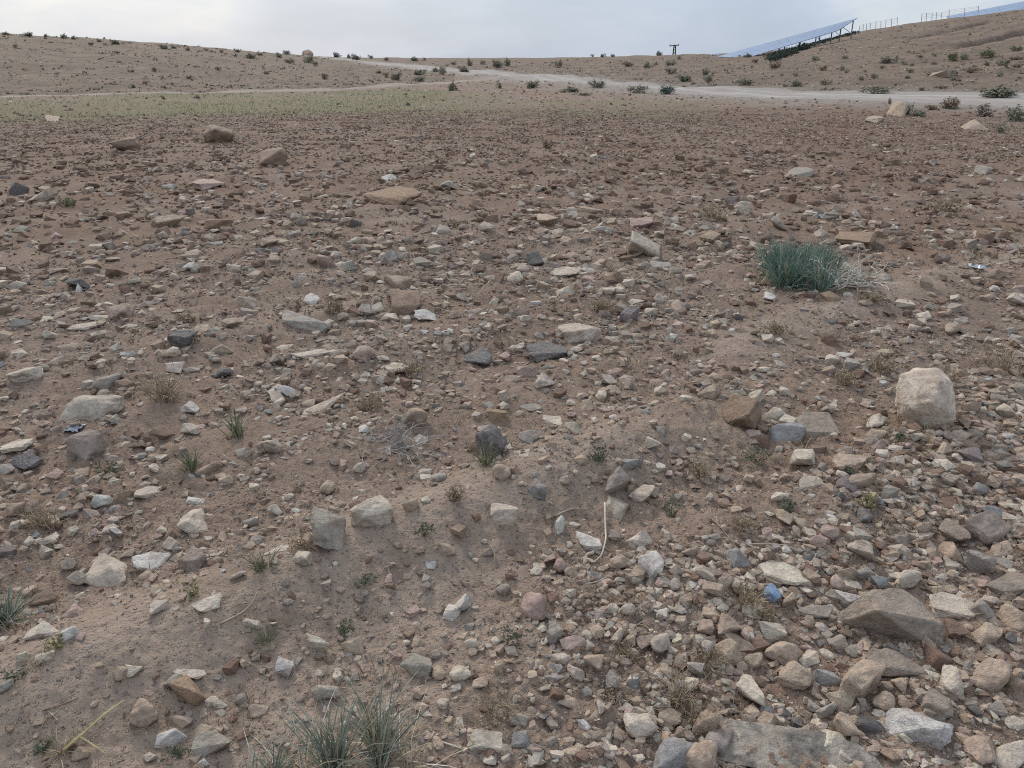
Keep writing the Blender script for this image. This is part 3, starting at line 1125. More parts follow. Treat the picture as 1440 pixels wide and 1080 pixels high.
    me = mesh_np(name, V, T, M_SPECIAL.get(s['mat'], M_STONE), smooth=(s['s'] == 'r'), vcol=np.tile(base, (len(V), 1)))
    o = link(name, me, loc=(q[0], q[1], z))
    s.update(p=np.array([q[0], q[1], z]), ha=a, hb=b, hc=c, o=o, d=math.hypot(*q))
    return o


for i, s in enumerate(CAT):
    place_stone(s, i)

# descriptions: what a stone looks like, and which neighbour it lies by
LAND = [s for s in CAT if s['land']]
EXTRA_LAND = []                                   # (phrase, x, y) filled by the plants


def describe(things, noun_of, lands, used):
    for s in things:
        base = noun_of(s)
        cand = sorted(lands, key=lambda l: (s['x'] - l[1]) ** 2 + (2.0 * (s['y'] - l[2])) ** 2)
        opts = []
        for l in cand[:7]:
            if abs(s['x'] - l[1]) < 1e-6 and abs(s['y'] - l[2]) < 1e-6:
                continue
            dx, dy = s['x'] - l[1], s['y'] - l[2]
            rel = 'beside' if abs(dy) < 0.45 * abs(dx) else ('behind' if dy < 0 else 'in front of')
            far = math.hypot(dx, 1.6 * dy) > 120
            opts.append(f"{base} {'some way ' + ('off from' if rel == 'beside' else rel) if far else rel} the {l[0]}")
        for i in range(min(4, len(cand))):
            for j in range(i + 1, min(5, len(cand))):
                opts.append(f"{base} between the {cand[i][0]} and the {cand[j][0]}")
        sizes = ['', 'smaller ', 'larger ', 'half-buried ', 'low ']
        done = False
        for sz in sizes:
            for o in opts:
                t = sz + o
                if len(t.split()) <= 16 and t not in used:
                    used.add(t); s['label'] = t; done = True
                    break
            if done:
                break


USED = set()
for s in CAT:
    if s['label']:
        USED.add(s['label'])


def stone_noun(s):
    big = s['w']
    sz = 'tiny' if big < 19 else ('small' if big < 27 else ('fist-sized' if big < 38 and s['y'] > 500 else 'middling'))
    return f"{sz} {CWORD[s['c']]} {SWORD[s['s']]}"


# ------------------------------------------------------------------ the uncounted small stones and clods
def scatter_stones():
    rng = np.random.default_rng(77)
    zones = [(1.05, 3.0, 0.0095, 1.0), (3.0, 8.0, 0.017, 1.0), (8.0, 30.0, 0.043, 1.0), (1.05, 5.5, 0.028, 2.0), (1.05, 9.0, 0.052, 3.0), (9.0, 30.0, 0.13, 3.5)]
    XY, S = [], []
    for r0, r1, smin, k in zones:
        amax = R(47) if k < 3 else R(85 if k == 3 else 65)
        area = amax * (r1 * r1 - r0 * r0)
        n = int(area * 2300 * (0.02 / smin) ** 2.1)
        r = np.sqrt(rng.uniform(r0 * r0, r1 * r1, n)); a = rng.uniform(-amax, amax, n)
        if k >= 3:                                  # the field goes on to either side
            a = np.sign(a) * (R(47) + np.abs(a) * (1 - R(47) / amax))
        x, y = np.sin(a) * r, np.cos(a) * r
        s = smin * rng.random(n) ** (-1 / 2.1)
        p = furrow(x, y)
        rub = (1 - sstep(1.0, 1.75, p)) * sstep(-0.15, 0.45, x)
        mid = 0.36 + 0.24 * np.clip(fbm(x, y, 0.9, 3), -1, 1)
        ribs = np.exp(-((p - 2.12) / 0.24) ** 2) * (1 - sstep(0.5, 1.8, x))
        bare = np.clip(sstep(0.9, 1.6, p) * (1 - sstep(2.05, 2.35, p)) * (1 - sstep(-0.25, 0.35, x)), 0, 1)
        ribs2 = np.exp(-((p - 2.62) / 0.2) ** 2) * sstep(0.8, 1.4, x) * (1 - sstep(3.2, 4.5, x))
        dens = mid * (1 - 0.6 * ribs) * (1 - 0.5 * bare) * (1 - 0.7 * ribs2)
        dens = dens * (1 - rub) + rub * (0.85 + 0.3 * pnoise(x * 1.6, y * 1.6))
        if k >= 3:
            dens = 0.45 + 0.3 * (x > 0) + 0 * x
        if k == 2.0:
            dens = rub * 0.9
        clump = np.clip(0.72 + 0.75 * pnoise(x * 2.6 + 9, y * 2.6) + 0.45 * pnoise(x * 0.8, y * 0.8 + 4), 0.08, 2)
        keep = (rng.random(n) < dens * clump * (1 - 0.65 * sstep(24, 30, r))) & (s < np.minimum(0.022 * np.maximum(r, 2.0), 0.16))
        XY.append(np.stack([x, y], 1)[keep]); S.append(s[keep])
    XY = np.vstack(XY); S = np.concatenate(S)
    ok = np.ones(len(S), bool)                      # leave room for the stones built one by one
    for s in CAT:
        if s['d'] < 40:
            ok &= np.hypot(XY[:, 0] - s['p'][0], XY[:, 1] - s['p'][1]) > 0.62 * min(max(s['ha'], s['hb']), 1.4 * min(s['ha'], s['hb'])) + 0.35 * S
    XY, S = XY[ok], S[ok]
    # hillsides
    n = 15000
    r = np.exp(rng.uniform(math.log(30), math.log(170), n)); a = rng.uniform(-R(44), R(44), n)
    hx, hy = np.sin(a) * r, np.cos(a) * r
    road, apron, track, grass, hl, hr = masks(hx, hy)
    kp = (road < 0.2) & (track < 0.2) & (rng.random(n) > 0.8 * grass)
    XY = np.vstack([XY, np.stack([hx, hy], 1)[kp]]); S = np.concatenate([S, (0.09 + 0.22 * rng.random(n) ** 3)[kp] * np.sqrt(r[kp] / 45)])
    r = np.hypot(XY[:, 0], XY[:, 1])
    px = S / np.maximum(r, 1.9) * F
    lev = np.where(px > 9, 2, np.where(px > 4.5, 1, 0))
    lev = np.where(np.abs(np.arctan2(XY[:, 0], XY[:, 1])) > R(46), np.minimum(lev, 1), lev)
    OCT = (np.array([(1, 0, 0), (-1, 0, 0), (0, 1, 0), (0, -1, 0), (0, 0, 1), (0, 0, -1)], float), np.array([(0, 2, 4), (2, 1, 4), (1, 3, 4), (3, 0, 4), (2, 0, 5), (1, 2, 5), (3, 1, 5), (0, 3, 5)]))
    prng = np.random.default_rng(4)
    SHP = [[OCT] * 24, [hull(rand_dirs(prng, 8) * prng.uniform(0.7, 1.1, (8, 1))) for _ in range(24)], [broken(prng, 'abasabar'[q % 8], 0) for q in range(36)]]
    names = np.array(list('TPGBWUDKEC'))
    pr = np.array([0.33, 0.21, 0.09, 0.06, 0.014, 0.006, 0.008, 0.06, 0.14, 0.17]); pr /= pr.sum()
    table = {**COLS, 'C': (128, 105, 90)}
    lint = np.array([lin(*table[c]) for c in names])
    Vs, Ts, Cs = [], [], []
    off = 0
    jobs = []
    for L in (0, 1, 2):
        ii = np.where(lev == L)[0]
        which = rng.integers(0, len(SHP[L]), len(ii))
        for q in range(len(SHP[L])):
            if (which == q).any():
                jobs.append((L, SHP[L][q], ii[which == q]))
    for L, (D, T), j in jobs:
        if True:
            m = len(j)
            V = D[None] * (rng.uniform(0.65, 1.15, (m, len(D), 1)) if L < 2 else rng.uniform(0.92, 1.08, (m, len(D), 1)))
            sc = np.stack([np.ones(m), rng.uniform(0.5, 1.0, m), rng.uniform(0.3, 0.78, m)], 1) * (0.55 * S[j])[:, None]
            V = V * sc[:, None, :]
            sc[:, 2] *= 1 - 0.3 * sstep(7, 13, r[j])
            ax = rng.normal(0, 0.3, m)
            ca, sa = np.cos(ax)[:, None], np.sin(ax)[:, None]
            V = np.stack([V[..., 0], V[..., 1] * ca - V[..., 2] * sa, V[..., 1] * sa + V[..., 2] * ca], -1)
            yw = rng.uniform(0, 6.28, m); cz, sz = np.cos(yw)[:, None], np.sin(yw)[:, None]
            V = np.stack([V[..., 0] * cz - V[..., 1] * sz, V[..., 0] * sz + V[..., 1] * cz, V[..., 2]], -1)
            z = height(XY[j, 0], XY[j, 1], True) + sc[:, 2] * rng.uniform(-0.15, 0.45, m)
            V = V + np.stack([XY[j, 0], XY[j, 1], z], -1)[:, None, :]
            pick = rng.choice(len(names), m, p=pr)
            pick = np.where((rng.random(m) < 0.62 * sstep(5, 12, r[j]) * (r[j] < 32)), rng.choice([3, 9, 9, 9], m), pick)   # ploughed clods farther out
            col = lint[pick] * rng.uniform(0.85, 1.12, (m, 1)) * (1 + rng.normal(0, 0.01, (m, 3)))
            Vs.append(V.reshape(-1, 3)); Cs.append(np.repeat(col, len(D), 0))
            Ts.append((T[None] + (np.arange(m) * len(D))[:, None, None]).reshape(-1, 3) + off)
            off += m * len(D)
    V, T, C = np.vstack(Vs), np.vstack(Ts), np.vstack(Cs)
    _STAT = ('scattered stones', len(S), 'tris', len(T), 'levels', np.bincount(lev)); print(*_STAT)
    o = link('scattered_stones', mesh_np('scattered_stones', V, T, M_STONE, vcol=C))
    tag(o, 'small stones, chips and clods strewn over the whole field', kind='stuff')


scatter_stones()

# ------------------------------------------------------------------ plants
def blades(rng, root, direction, length, width, droop, segs=3):
    """curved tapering blades: arrays of roots (n,3), unit directions (n,3), lengths, widths"""
    n = len(root)
    side = np.cross(direction, rand_dirs(rng, n)); side /= np.linalg.norm(side, axis=1, keepdims=True) + 1e-9
    hor = direction * np.array([1, 1, 0]); hor /= np.linalg.norm(hor, axis=1, keepdims=True) + 1e-6
    V = []
    for k in range(segs + 1):
        f = k / segs
        p = root + direction * (length * f)[:, None] + (hor * 0.5 - np.array([0, 0, 0.6])) * (droop * length * f * f)[:, None]
        if k == segs:
            V.append(p[:, None])
        else:
            wd = (width * (1 - 0.75 * f * f) * 0.5)[:, None] * side
            V.append(np.stack([p - wd, p + wd], 1))
    V = np.concatenate(V, 1)
    nv = V.shape[1]
    T = []
    for k in range(segs - 1):
        a = 2 * k
        T += [(a, a + 1, a + 3), (a, a + 3, a + 2)]
    T.append((2 * segs - 2, 2 * segs - 1, 2 * segs))
    T = (np.array(T)[None] + (np.arange(n) * nv)[:, None, None]).reshape(-1, 3)
    return V.reshape(-1, 3), T, nv


def tube(pts, r0, r1, sides=4):
    pts = np.asarray(pts, float); n = len(pts)
    tg = np.gradient(pts, axis=0); tg /= np.linalg.norm(tg, axis=1, keepdims=True) + 1e-9
    ref = np.array([0.13, 0.31, 0.94])
    u = np.cross(tg, ref); u /= np.linalg.norm(u, axis=1, keepdims=True) + 1e-9
    v = np.cross(tg, u)
    rr = np.linspace(r0, r1, n)
    an = np.arange(sides) * 2 * np.pi / sides
    V = pts[:, None] + rr[:, None, None] * (np.cos(an)[None, :, None] * u[:, None] + np.sin(an)[None, :, None] * v[:, None])
    T = []
    for i in range(n - 1):
        for k in range(sides):
            a, b = i * sides + k, i * sides + (k + 1) % sides
            T += [(a, b, b + sides), (a, b + sides, a + sides)]
    for k in range(1, sides - 1):
        T += [(0, k + 1, k), ((n - 1) * sides, (n - 1) * sides + k, (n - 1) * sides + k + 1)]
    return V.reshape(-1, 3), np.array(T)


class Acc:
    def __init__(self):
        self.V, self.T, self.C, self.n = [], [], [], 0

    def add(self, V, T, col):
        self.V.append(V); self.T.append(np.asarray(T) + self.n); self.n += len(V)
        col = np.asarray(col, float)
        self.C.append(np.tile(col, (len(V), 1)) if col.ndim == 1 else col)

    def build(self, name, mat, parent=None, smooth=False, loc=None):
        return link(name, mesh_np(name, np.vstack(self.V), np.vstack(self.T), mat, smooth=smooth, vcol=np.vstack(self.C)), parent, loc)


def dirs_up(rng, n, lean, az=None, spread=math.pi):
    a = rng.uniform(-spread, spread, n) + (az or 0)
    e = np.abs(rng.normal(0, lean, n))
    return np.stack([np.sin(a) * np.sin(e), np.cos(a) * np.sin(e), np.cos(e)], -1)


def tuft_blades(rng, n, rad, hgt, width, lean, cols, droop=0.35, segs=3, acc=None, off=(0, 0, 0), az=None, spread=math.pi):
    acc = acc or Acc()
    d = dirs_up(rng, n, lean, az, spread)
    root = np.concatenate([rng.normal(0, rad * 0.45, (n, 2)) + d[:, :2] * rad * 0.5, np.full((n, 1), -0.01)], 1) + np.array(off)
    L = hgt * rng.uniform(0.45, 1.1, n)
    V, T, nv = blades(rng, root, d, L, np.full(n, width) * rng.uniform(0.6, 1.2, n), droop * rng.uniform(0.3, 1.5, n), segs)
    c = np.array([lin(*k) for k in cols])[rng.integers(0, len(cols), n)] * rng.uniform(0.8, 1.2, (n, 1))
    acc.add(V, T, np.repeat(c, nv, 0))
    return acc


def twig(rng, acc, start, direction, length, r, col, wob=0.25, sub=2, segs=5):
    pts = [np.array(start, float)]
    d = np.array(direction, float); d /= np.linalg.norm(d)
    for k in range(segs):
        d = d + rng.normal(0, wob, 3) * np.array([1, 1, 0.5]); d /= np.linalg.norm(d)
        pts.append(pts[-1] + d * length / segs)
    V, T = tube(pts, r, r * 0.4, 3)
    acc.add(V, T, np.array(col) * rng.uniform(0.85, 1.15))
    if sub > 0:
        for k in range(2, segs + 1):
            if rng.random() < 0.7:
                twig(rng, acc, pts[k - 1], d + rng.normal(0, 0.8, 3), length * 0.45, r * 0.55, col, wob, sub - 1, 3)


GREENS = [(98, 126, 116), (112, 138, 126), (84, 110, 102), (136, 150, 134), (156, 150, 126)]
BLUEGREEN = [(118, 132, 118), (138, 146, 130), (106, 120, 108), (160, 158, 140), (168, 156, 130)]
STRAWS = [(172, 156, 126), (186, 172, 144), (150, 132, 104)]
GREYTW = [(184, 176, 164), (152, 144, 134), (204, 198, 188)]


def px_size(px, py, n):
    p, t = ground_hit(px, py)
    return p, n * t / F


# the blue-green grass clump in the middle distance, with its fan of bleached dry stems
def grass_clump():
    p, m = px_size(1118, 398, 1.0)
    rng = np.random.default_rng(3)
    root = empty('grass_clump', p)
    tag(root, 'dense blue-green grass clump with pale dry stems, alone on the open field', 'grass clump')
    a = Acc()
    for k in range(11):
        tuft_blades(rng, 115, 14 * m, 78 * m, 1.25 * m, 0.36, GREENS, 0.45, 3, a, (rng.normal(-8, 11) * m, rng.normal(4, 14) * m * 1.6, 0))
    a.build('leaves', M_LEAF, root)
    a = Acc()
    for k in range(6):
        tuft_blades(rng, 100, 13 * m, 42 * m, 1.2 * m, 0.42, GREENS + [(112, 120, 100)], 0.5, 3, a, (rng.normal(66, 14) * m, rng.normal(100, 20) * m, 0.02))
    a.build('leaves', M_LEAF, root)
    a = Acc()
    for k in range(64):
        twig(rng, a, (rng.normal(50, 13) * m, rng.normal(-30, 24) * m, 12 * m), (rng.normal(0.7, 0.7), rng.normal(-0.2, 0.5), rng.uniform(-0.02, 0.5)), rng.uniform(22, 52) * m, 1.0 * m, lin(*GREYTW[k % 3]), 0.3, 1)
    tuft_blades(rng, 70, 20 * m, 24 * m, 1.3 * m, 1.0, STRAWS, 0.6, 3, a, (-40 * m, -2 * m, 0))
    a.build('dry_stems', M_STRAW, root)


grass_clump()


def tall_tuft(px, py, w, h, n, label, seed, cols=BLUEGREEN, lean=0.55, dry=60, name='grass_tuft', cat='grass tuft', width=0.0045):
    p, m = px_size(px, py, 1.0)
    rng = np.random.default_rng(seed)
    root = empty(name, p)
    tag(root, label, cat)
    a = Acc()
    k = max(1, n // 45)
    for i in range(k):
        o = (rng.normal(0, w * 0.24) * m, rng.normal(0, w * 0.16) * m, 0)
        tuft_blades(rng, 45, w * 0.07 * m, h * m, width, lean, cols, 0.3, 4, a, o)
    a.build('leaves', M_LEAF, root)
    if dry:
        a = Acc()
        for i in range(max(2, dry // 14)):
            tuft_blades(rng, 14, w * 0.1 * m, h * 0.9 * m, width * 0.75, lean * 1.5, STRAWS + GREYTW, 0.55, 4, a, (rng.normal(0, w * 0.25) * m, rng.normal(0, w * 0.2) * m, 0))
        a.build('dry_stems', M_STRAW, root)
    return root


tall_tuft(510, 1072, 140, 155, 270, 'tall loose tuft of grey-green grass with dry stems before a half hidden stone', 21, lean=0.36, dry=110, width=0.0042)
tall_tuft(395, 1092, 110, 84, 160, 'low grey-green grass tuft beside the grey slab set on edge', 22, lean=0.5, dry=80, width=0.0034)
tall_tuft(2, 880, 60, 66, 260, 'dark green grass tuft cut by the frame, behind a pale pinkish stone', 23, GREENS, 0.55, 70, width=0.004)
EXTRA_LAND += [('blue-green grass clump', 1120, 370), ('tall grass tuft', 505, 1010), ('low grass tuft', 395, 1060)]


def straw_tuft():
    p, m = px_size(85, 1058, 1.0)
    rng = np.random.default_rng(31)
    root = empty('straw_tuft', p)
    tag(root, 'dry straw tuft with one long yellow stalk lying over the bare soil', 'dry grass')
    a = Acc()
    tuft_blades(rng, 60, 16 * m, 42 * m, 0.004, 0.9, STRAWS, 0.6, 4, a)
    a.build('leaves', M_STRAW, root)
    a = Acc()
    V, T = tube([(0.01, 0, 0.01), (30 * m, 14 * m, 22 * m), (55 * m, 30 * m, 40 * m), (78 * m, 46 * m, 50 * m)], 0.004, 0.002, 5)
    a.add(V, T, lin(196, 178, 132))
    V, T = tube([(24 * m, 12 * m, 18 * m), (42 * m, 4 * m, 14 * m), (66 * m, -6 * m, 5 * m)], 0.003, 0.0015, 5)
    a.add(V, T, lin(186, 166, 124))
    a.build('stalk', M_STRAW, root)


straw_tuft()
EXTRA_LAND.append(('dry straw tuft', 90, 1045))


def leaf_cloud(rng, n, radii, size, cols, hollow=0.35, lobes=5, cen=(0, 0, 0)):
    """small leaf faces spread through an uneven crown"""
    lob = np.concatenate([np.clip(rng.normal(0, 0.42, (lobes, 2)), -.8, .8), rng.uniform(0.12, 0.7, (lobes, 1))], 1)
    k = rng.integers(0, lobes, n)
    d = rand_dirs(rng, n) * (rng.uniform(hollow, 1.0, n) ** 0.5 * rng.uniform(0.3, 0.52, n))[:, None]
    p = (lob[k] + d)
    p[:, 2] = np.abs(p[:, 2])
    p = p * np.array(radii) + np.array(cen)
    u = rand_dirs(rng, n); v = np.cross(u, rand_dirs(rng, n)); v /= np.linalg.norm(v, axis=1, keepdims=True) + 1e-9
    s = size * rng.uniform(0.5, 1.3, n)[:, None]
    V = np.stack([p - u * s, p + v * s * 0.45, p + u * s, p - v * s * 0.45], 1).reshape(-1, 3)
    T = (np.array([(0, 1, 2), (0, 2, 3)])[None] + (np.arange(n) * 4)[:, None, None]).reshape(-1, 3)
    c = np.array([lin(*q) for q in cols])[rng.integers(0, len(cols), n)] * rng.uniform(0.7, 1.25, (n, 1))
    return V, T, np.repeat(c, 4, 0)


# ---- small weeds: green rosettes and brown dry ones
WEEDS = """
515 822 26 22 g small bright green weed alone on the smooth bare ridge
597 752 30 24 g small dark green weed at the toe of the smooth ridge beside the pale cut block
945 722 44 40 g leafy dark green weed in a clump beside a pinkish white stone
683 655 40 46 s tuft of green grass stems growing against the dark grey stump-like rock
1240 520 60 26 d
1185 668 26 22 g small green weed just behind the purplish grey stone
1215 715 46 36 y yellowish weed in front of the purplish grey stone
1262 622 26 18 g green sprig at the foot of the big pale boulder
1065 652 56 24 g low dark green weed in a hollow of loose soil
842 650 26 44 g thin upright dark weed behind the upright pale grey stone
270 838 36 34 y yellow-green weed beside the thin pale slab
80 912 30 28 y yellowish weed tucked beside whitish stones near the pale pinkish stone
375 905 22 46 s single green grass shoot standing on bare soil
487 890 26 38 g dark upright weed behind the squarish tan stone
150 668 40 34 g green weed in front of the grey brown rock
268 662 36 40 s sparse green grass shoots between tan stones
335 615 34 50 s thin grass shoots on open soil beyond the propped pale slab
232 560 50 64 d tall dry straw-coloured weed beyond the brownish stones
520 575 40 34 d
585 530 40 30 d
700 1005 70 52 d fuzzy brown dry weed behind the broad pale stone
950 985 60 60 d fuzzy brown dry weed in the middle of the tan rubble
865 975 36 34 d
1000 935 40 40 d
985 1020 54 50 d
880 925 34 26 d
1075 870 30 34 d
1050 852 44 46 d dry brown weed beside the blue stone
1410 520 110 56 d broad patch-like brown dry weed on the slope beyond the big pale boulder
1330 540 60 40 d
1040 745 36 30 d
1200 880 22 24 d
640 705 26 30 d
370 800 60 46 s grass shoots between the grey upright block and pale slabs
430 770 44 36 d
66 740 44 46 d dry weed with bent straws on orange soil near the margin
720 905 40 40 g grey-green bushy weed on dark soil below the pink oval stone
1110 720 36 26 g
985 672 30 30 d
640 320 30 14 d
260 452 30 20 d
845 440 34 24 d
470 440 30 26 d
1000 310 40 30 d
1330 300 60 26 d
1090 470 40 20 d
1190 540 44 24 d
20 960 24 20 g small dark green sprig on bare soil near the frame's edge
60 1055 34 24 g
250 1065 30 26 g
1225 425 36 18 d
95 290 60 16 s low greyish grass patch beside the pale stones of the upper field
"""


def build_weed(px, py, w, h, kind, i):
    p, m = px_size(px, py, 1.0)
    rng = np.random.default_rng(400 + i)
    root = empty({'g': 'weed', 'y': 'weed', 's': 'grass_shoots', 'd': 'dry_weed'}[kind], p)
    if kind in 'gy':
        cols = [(92, 102, 80), (106, 112, 88), (80, 90, 72)] if kind == 'g' else [(128, 124, 74), (112, 114, 72), (142, 132, 86)]
        a = Acc()
        for k in range(7):
            twig(rng, a, (0, 0, 0), (rng.normal(0, .8), rng.normal(0, .8), 0.8), rng.uniform(0.4, 0.8) * max(w, h) * m * 0.75, 0.9 * m * 0.8, lin(96, 96, 72), 0.2, 1, 4)
        a.build('stems', M_STRAW, root)
        a = Acc()
        V, T, C = leaf_cloud(rng, 110, (w * 0.5 * m, w * 0.5 * m, h * 0.8 * m), 2.6 * m, cols, 0.2, 7)
        a.add(V, T, C)
        a.build('leaves', M_LEAF, root)
    elif kind == 's':
        a = Acc()
        tuft_blades(rng, 46, w * 0.22 * m, h * m, 1.7 * m, 0.35, [(118, 122, 94), (104, 112, 88), (138, 134, 106)], 0.3, 4, a)
        a.build('leaves', M_LEAF, root)
        a = Acc()
        tuft_blades(rng, 16, w * 0.25 * m, h * 0.8 * m, 1.1 * m, 0.8, STRAWS, 0.5, 4, a)
        a.build('dry_stems', M_STRAW, root)
    else:
        a = Acc()
        for k in range(34):
            twig(rng, a, (rng.normal(0, w * 0.16) * m, rng.normal(0, w * 0.16) * m, 0), (rng.normal(0, .6), rng.normal(0, .6), 0.9), rng.uniform(0.4, 0.95) * h * m, 0.75 * m, lin(*((154, 136, 112), (138, 120, 98), (172, 154, 128))[k % 3]), 0.3, 1, 4)
        a.build('stems', M_STRAW, root)
        a = Acc()
        V, T, C = leaf_cloud(rng, 210, (w * 0.52 * m, w * 0.52 * m, h * 0.75 * m), 1.9 * m, [(150, 130, 104), (132, 114, 92), (166, 148, 122)], 0.1, 8)
        a.add(V, T, C)
        a.build('seed_heads', M_STRAW, root)['kind'] = 'stuff'
    return root


_w = []
for i, ln in enumerate(WEEDS.strip().splitlines()):
    f = ln.split(None, 5)
    o = build_weed(float(f[0]), float(f[1]), float(f[2]), float(f[3]), f[4], i)
    lab = f[5] if len(f) > 5 else None
    grp = {'d': 'dry brown weeds scattered over the field'}.get(f[4], 'green weeds scattered over the field')
    tag(o, lab, {'d': 'dry weed', 's': 'grass tuft'}.get(f[4], 'weed'), grp)
    _w.append(dict(x=float(f[0]), y=float(f[1]) - 10, o=o, label=lab, k=f[4], w=float(f[2])))

LM = [(s['land'], s['x'], s['y']) for s in LAND] + EXTRA_LAND
describe([q for q in _w if not q['label']], lambda q: f"{'small' if q['w'] < 42 else 'wide'} {'brown dry weed' if q['k'] == 'd' else 'green weed'}", LM, USED)
describe([s for s in CAT if not s['label']], stone_noun, LM, USED)
for q in _w:
    if q['label']:
        q['o']['label'] = q['label']
for s in CAT:
    nm = s['o'].name.split('.')[0]
    tag(s['o'], s['label'], nm, 'boulders standing out of the field' if nm == 'boulder' else 'stones strewn over the field')


# ---- twigs
def lone_twig(pts, rad, col, label, branch=0, seed=0):
    w = []
    for px, py, up in pts:
        p, t = ground_hit(px, py)
        w.append(p + np.array([0, 0, rad + up * t / F]))
    w = np.array(w); o0 = w[0].copy()
    k = np.linspace(0, len(w) - 1, 4 * len(w))
    sm = np.stack([np.interp(k, np.arange(len(w)), w[:, j]) for j in range(3)], 1)
    for _ in range(2):
        sm[1:-1] = (sm[:-2] + 2 * sm[1:-1] + sm[2:]) / 4
    a = Acc()
    V, T = tube(sm - o0, rad, rad * 0.45, 6)
    a.add(V, T, lin(*col))
    if branch:
        rng = np.random.default_rng(seed)
        for i in range(branch):
            twig(rng, a, (sm - o0)[rng.integers(2, len(sm) - 2)], rng.normal(0, 1, 3) * (1, 1, 0.3), 12 * rad * rng.uniform(1, 2), rad * 0.6, lin(*col), 0.2, 0, 3)
    o = a.build('twig', M_STRAW, None, True, o0)
    tag(o, label, 'twig', 'dry twigs lying on the soil')


lone_twig([(850, 716, 4), (851, 745, 3), (852, 765, 2), (846, 785, 1), (836, 792, 0)], 0.0045, (186, 176, 160), 'curved bleached twig lying below a pale angular stone', 0)
lone_twig([(820, 828, 0), (840, 824, 3), (858, 812, 1)], 0.003, (172, 160, 146), 'short pale twig on dark soil beneath the grey white split block')
lone_twig([(780, 728, 0), (805, 721, 3), (830, 717, 1)], 0.0028, (170, 158, 142), 'thin straight twig beside the pale angular stone and the ridge')
lone_twig([(612, 1044, 0), (632, 1050, 2), (650, 1056, 0)], 0.003, (190, 180, 164), 'straight pale twig beside the tall grass tuft on gravelly soil')
lone_twig([(310, 880, 0), (340, 866, 3), (355, 856, 6), (364, 842, 8)], 0.0034, (168, 150, 128), 'forked brown twig on the smooth bare soil', 3, 5)
lone_twig([(60, 1000, 0), (95, 990, 1), (140, 968, 0)], 0.0022, (128, 108, 92), 'thin dark twig on the bare soil behind the straw tuft')
lone_twig([(690, 770, 0), (697, 790, 2), (693, 805, 0)], 0.003, (150, 132, 116), 'bent brown twig on the smooth bare ridge', 2, 8)
lone_twig([(985, 715, 0), (1010, 742, 1), (1035, 775, 2), (1048, 790, 0)], 0.0024, (140, 120, 106), 'long thin brown twig leading to the bluish grey wedge')
lone_twig([(1040, 765, 0), (1075, 768, 4), (1130, 770, 2)], 0.0024, (176, 166, 150), 'straight bleached straw lying beyond the pointed pale slab')


def twig_heap():
    p, m = px_size(565, 628, 1.0)
    rng = np.random.default_rng(9)
    a = Acc()
    for k in range(40):
        twig(rng, a, (rng.normal(-10, 22) * m, rng.normal(0, 26) * m, rng.uniform(2, 12) * m), (rng.normal(0.5, 0.8), rng.normal(-0.1, 0.8), rng.uniform(-0.05, 0.35)), rng.uniform(25, 62) * m, 0.75 * m, lin(*((148, 146, 142), (116, 114, 112), (172, 168, 160))[k % 3]), 0.22, 1)
    o = a.build('dead_bush', M_STRAW, None, False, p)
    tag(o, 'flattened dead bush of grey twigs spread beside the round tan stone', 'dead bush')


twig_heap()

# ---- scraps of plastic
def scrap(px, py, w, h, label, seed, col=None):
    p, m = px_size(px, py, 1.0)
    rng = np.random.default_rng(seed)
    n = 7
    u, v = np.meshgrid(np.linspace(-.5, .5, n), np.linspace(-.5, .5, n), indexing='ij')
    d = np.stack([u * w * m * (1 + .12 * rng.normal(0, .4, u.shape)), v * w * m * 1.2 * (1 + .12 * rng.normal(0, .4, u.shape)), np.abs(rng.normal(0.2, 0.14, u.shape)) * h * m * 1.5 + 0.006], -1).reshape(-1, 3)
    i = np.arange(n * n).reshape(n, n)
    Q = np.stack([i[:-1, :-1], i[1:, :-1], i[1:, 1:], i[:-1, 1:]], -1).reshape(-1, 4)
    Q = Q[rng.random(len(Q)) > 0.04]
    me = mesh_np('plastic_scrap', d, Q, M_PLASTIC)
    o = link('plastic_scrap', me, None, p)
    sol = o.modifiers.new('thickness', 'SOLIDIFY'); sol.thickness = 0.0012
    tag(o, label, 'plastic scrap', 'scraps of plastic litter')


scrap(106, 605, 20, 10, 'crumpled bluish plastic scrap in front of the long pale boulder', 1)
scrap(1160, 306, 17, 6, 'white plastic scrap lying on the open field beyond the grass clump', 2)
scrap(1372, 379, 18, 6, 'pale blue plastic scrap alone near the edge of the field', 3)

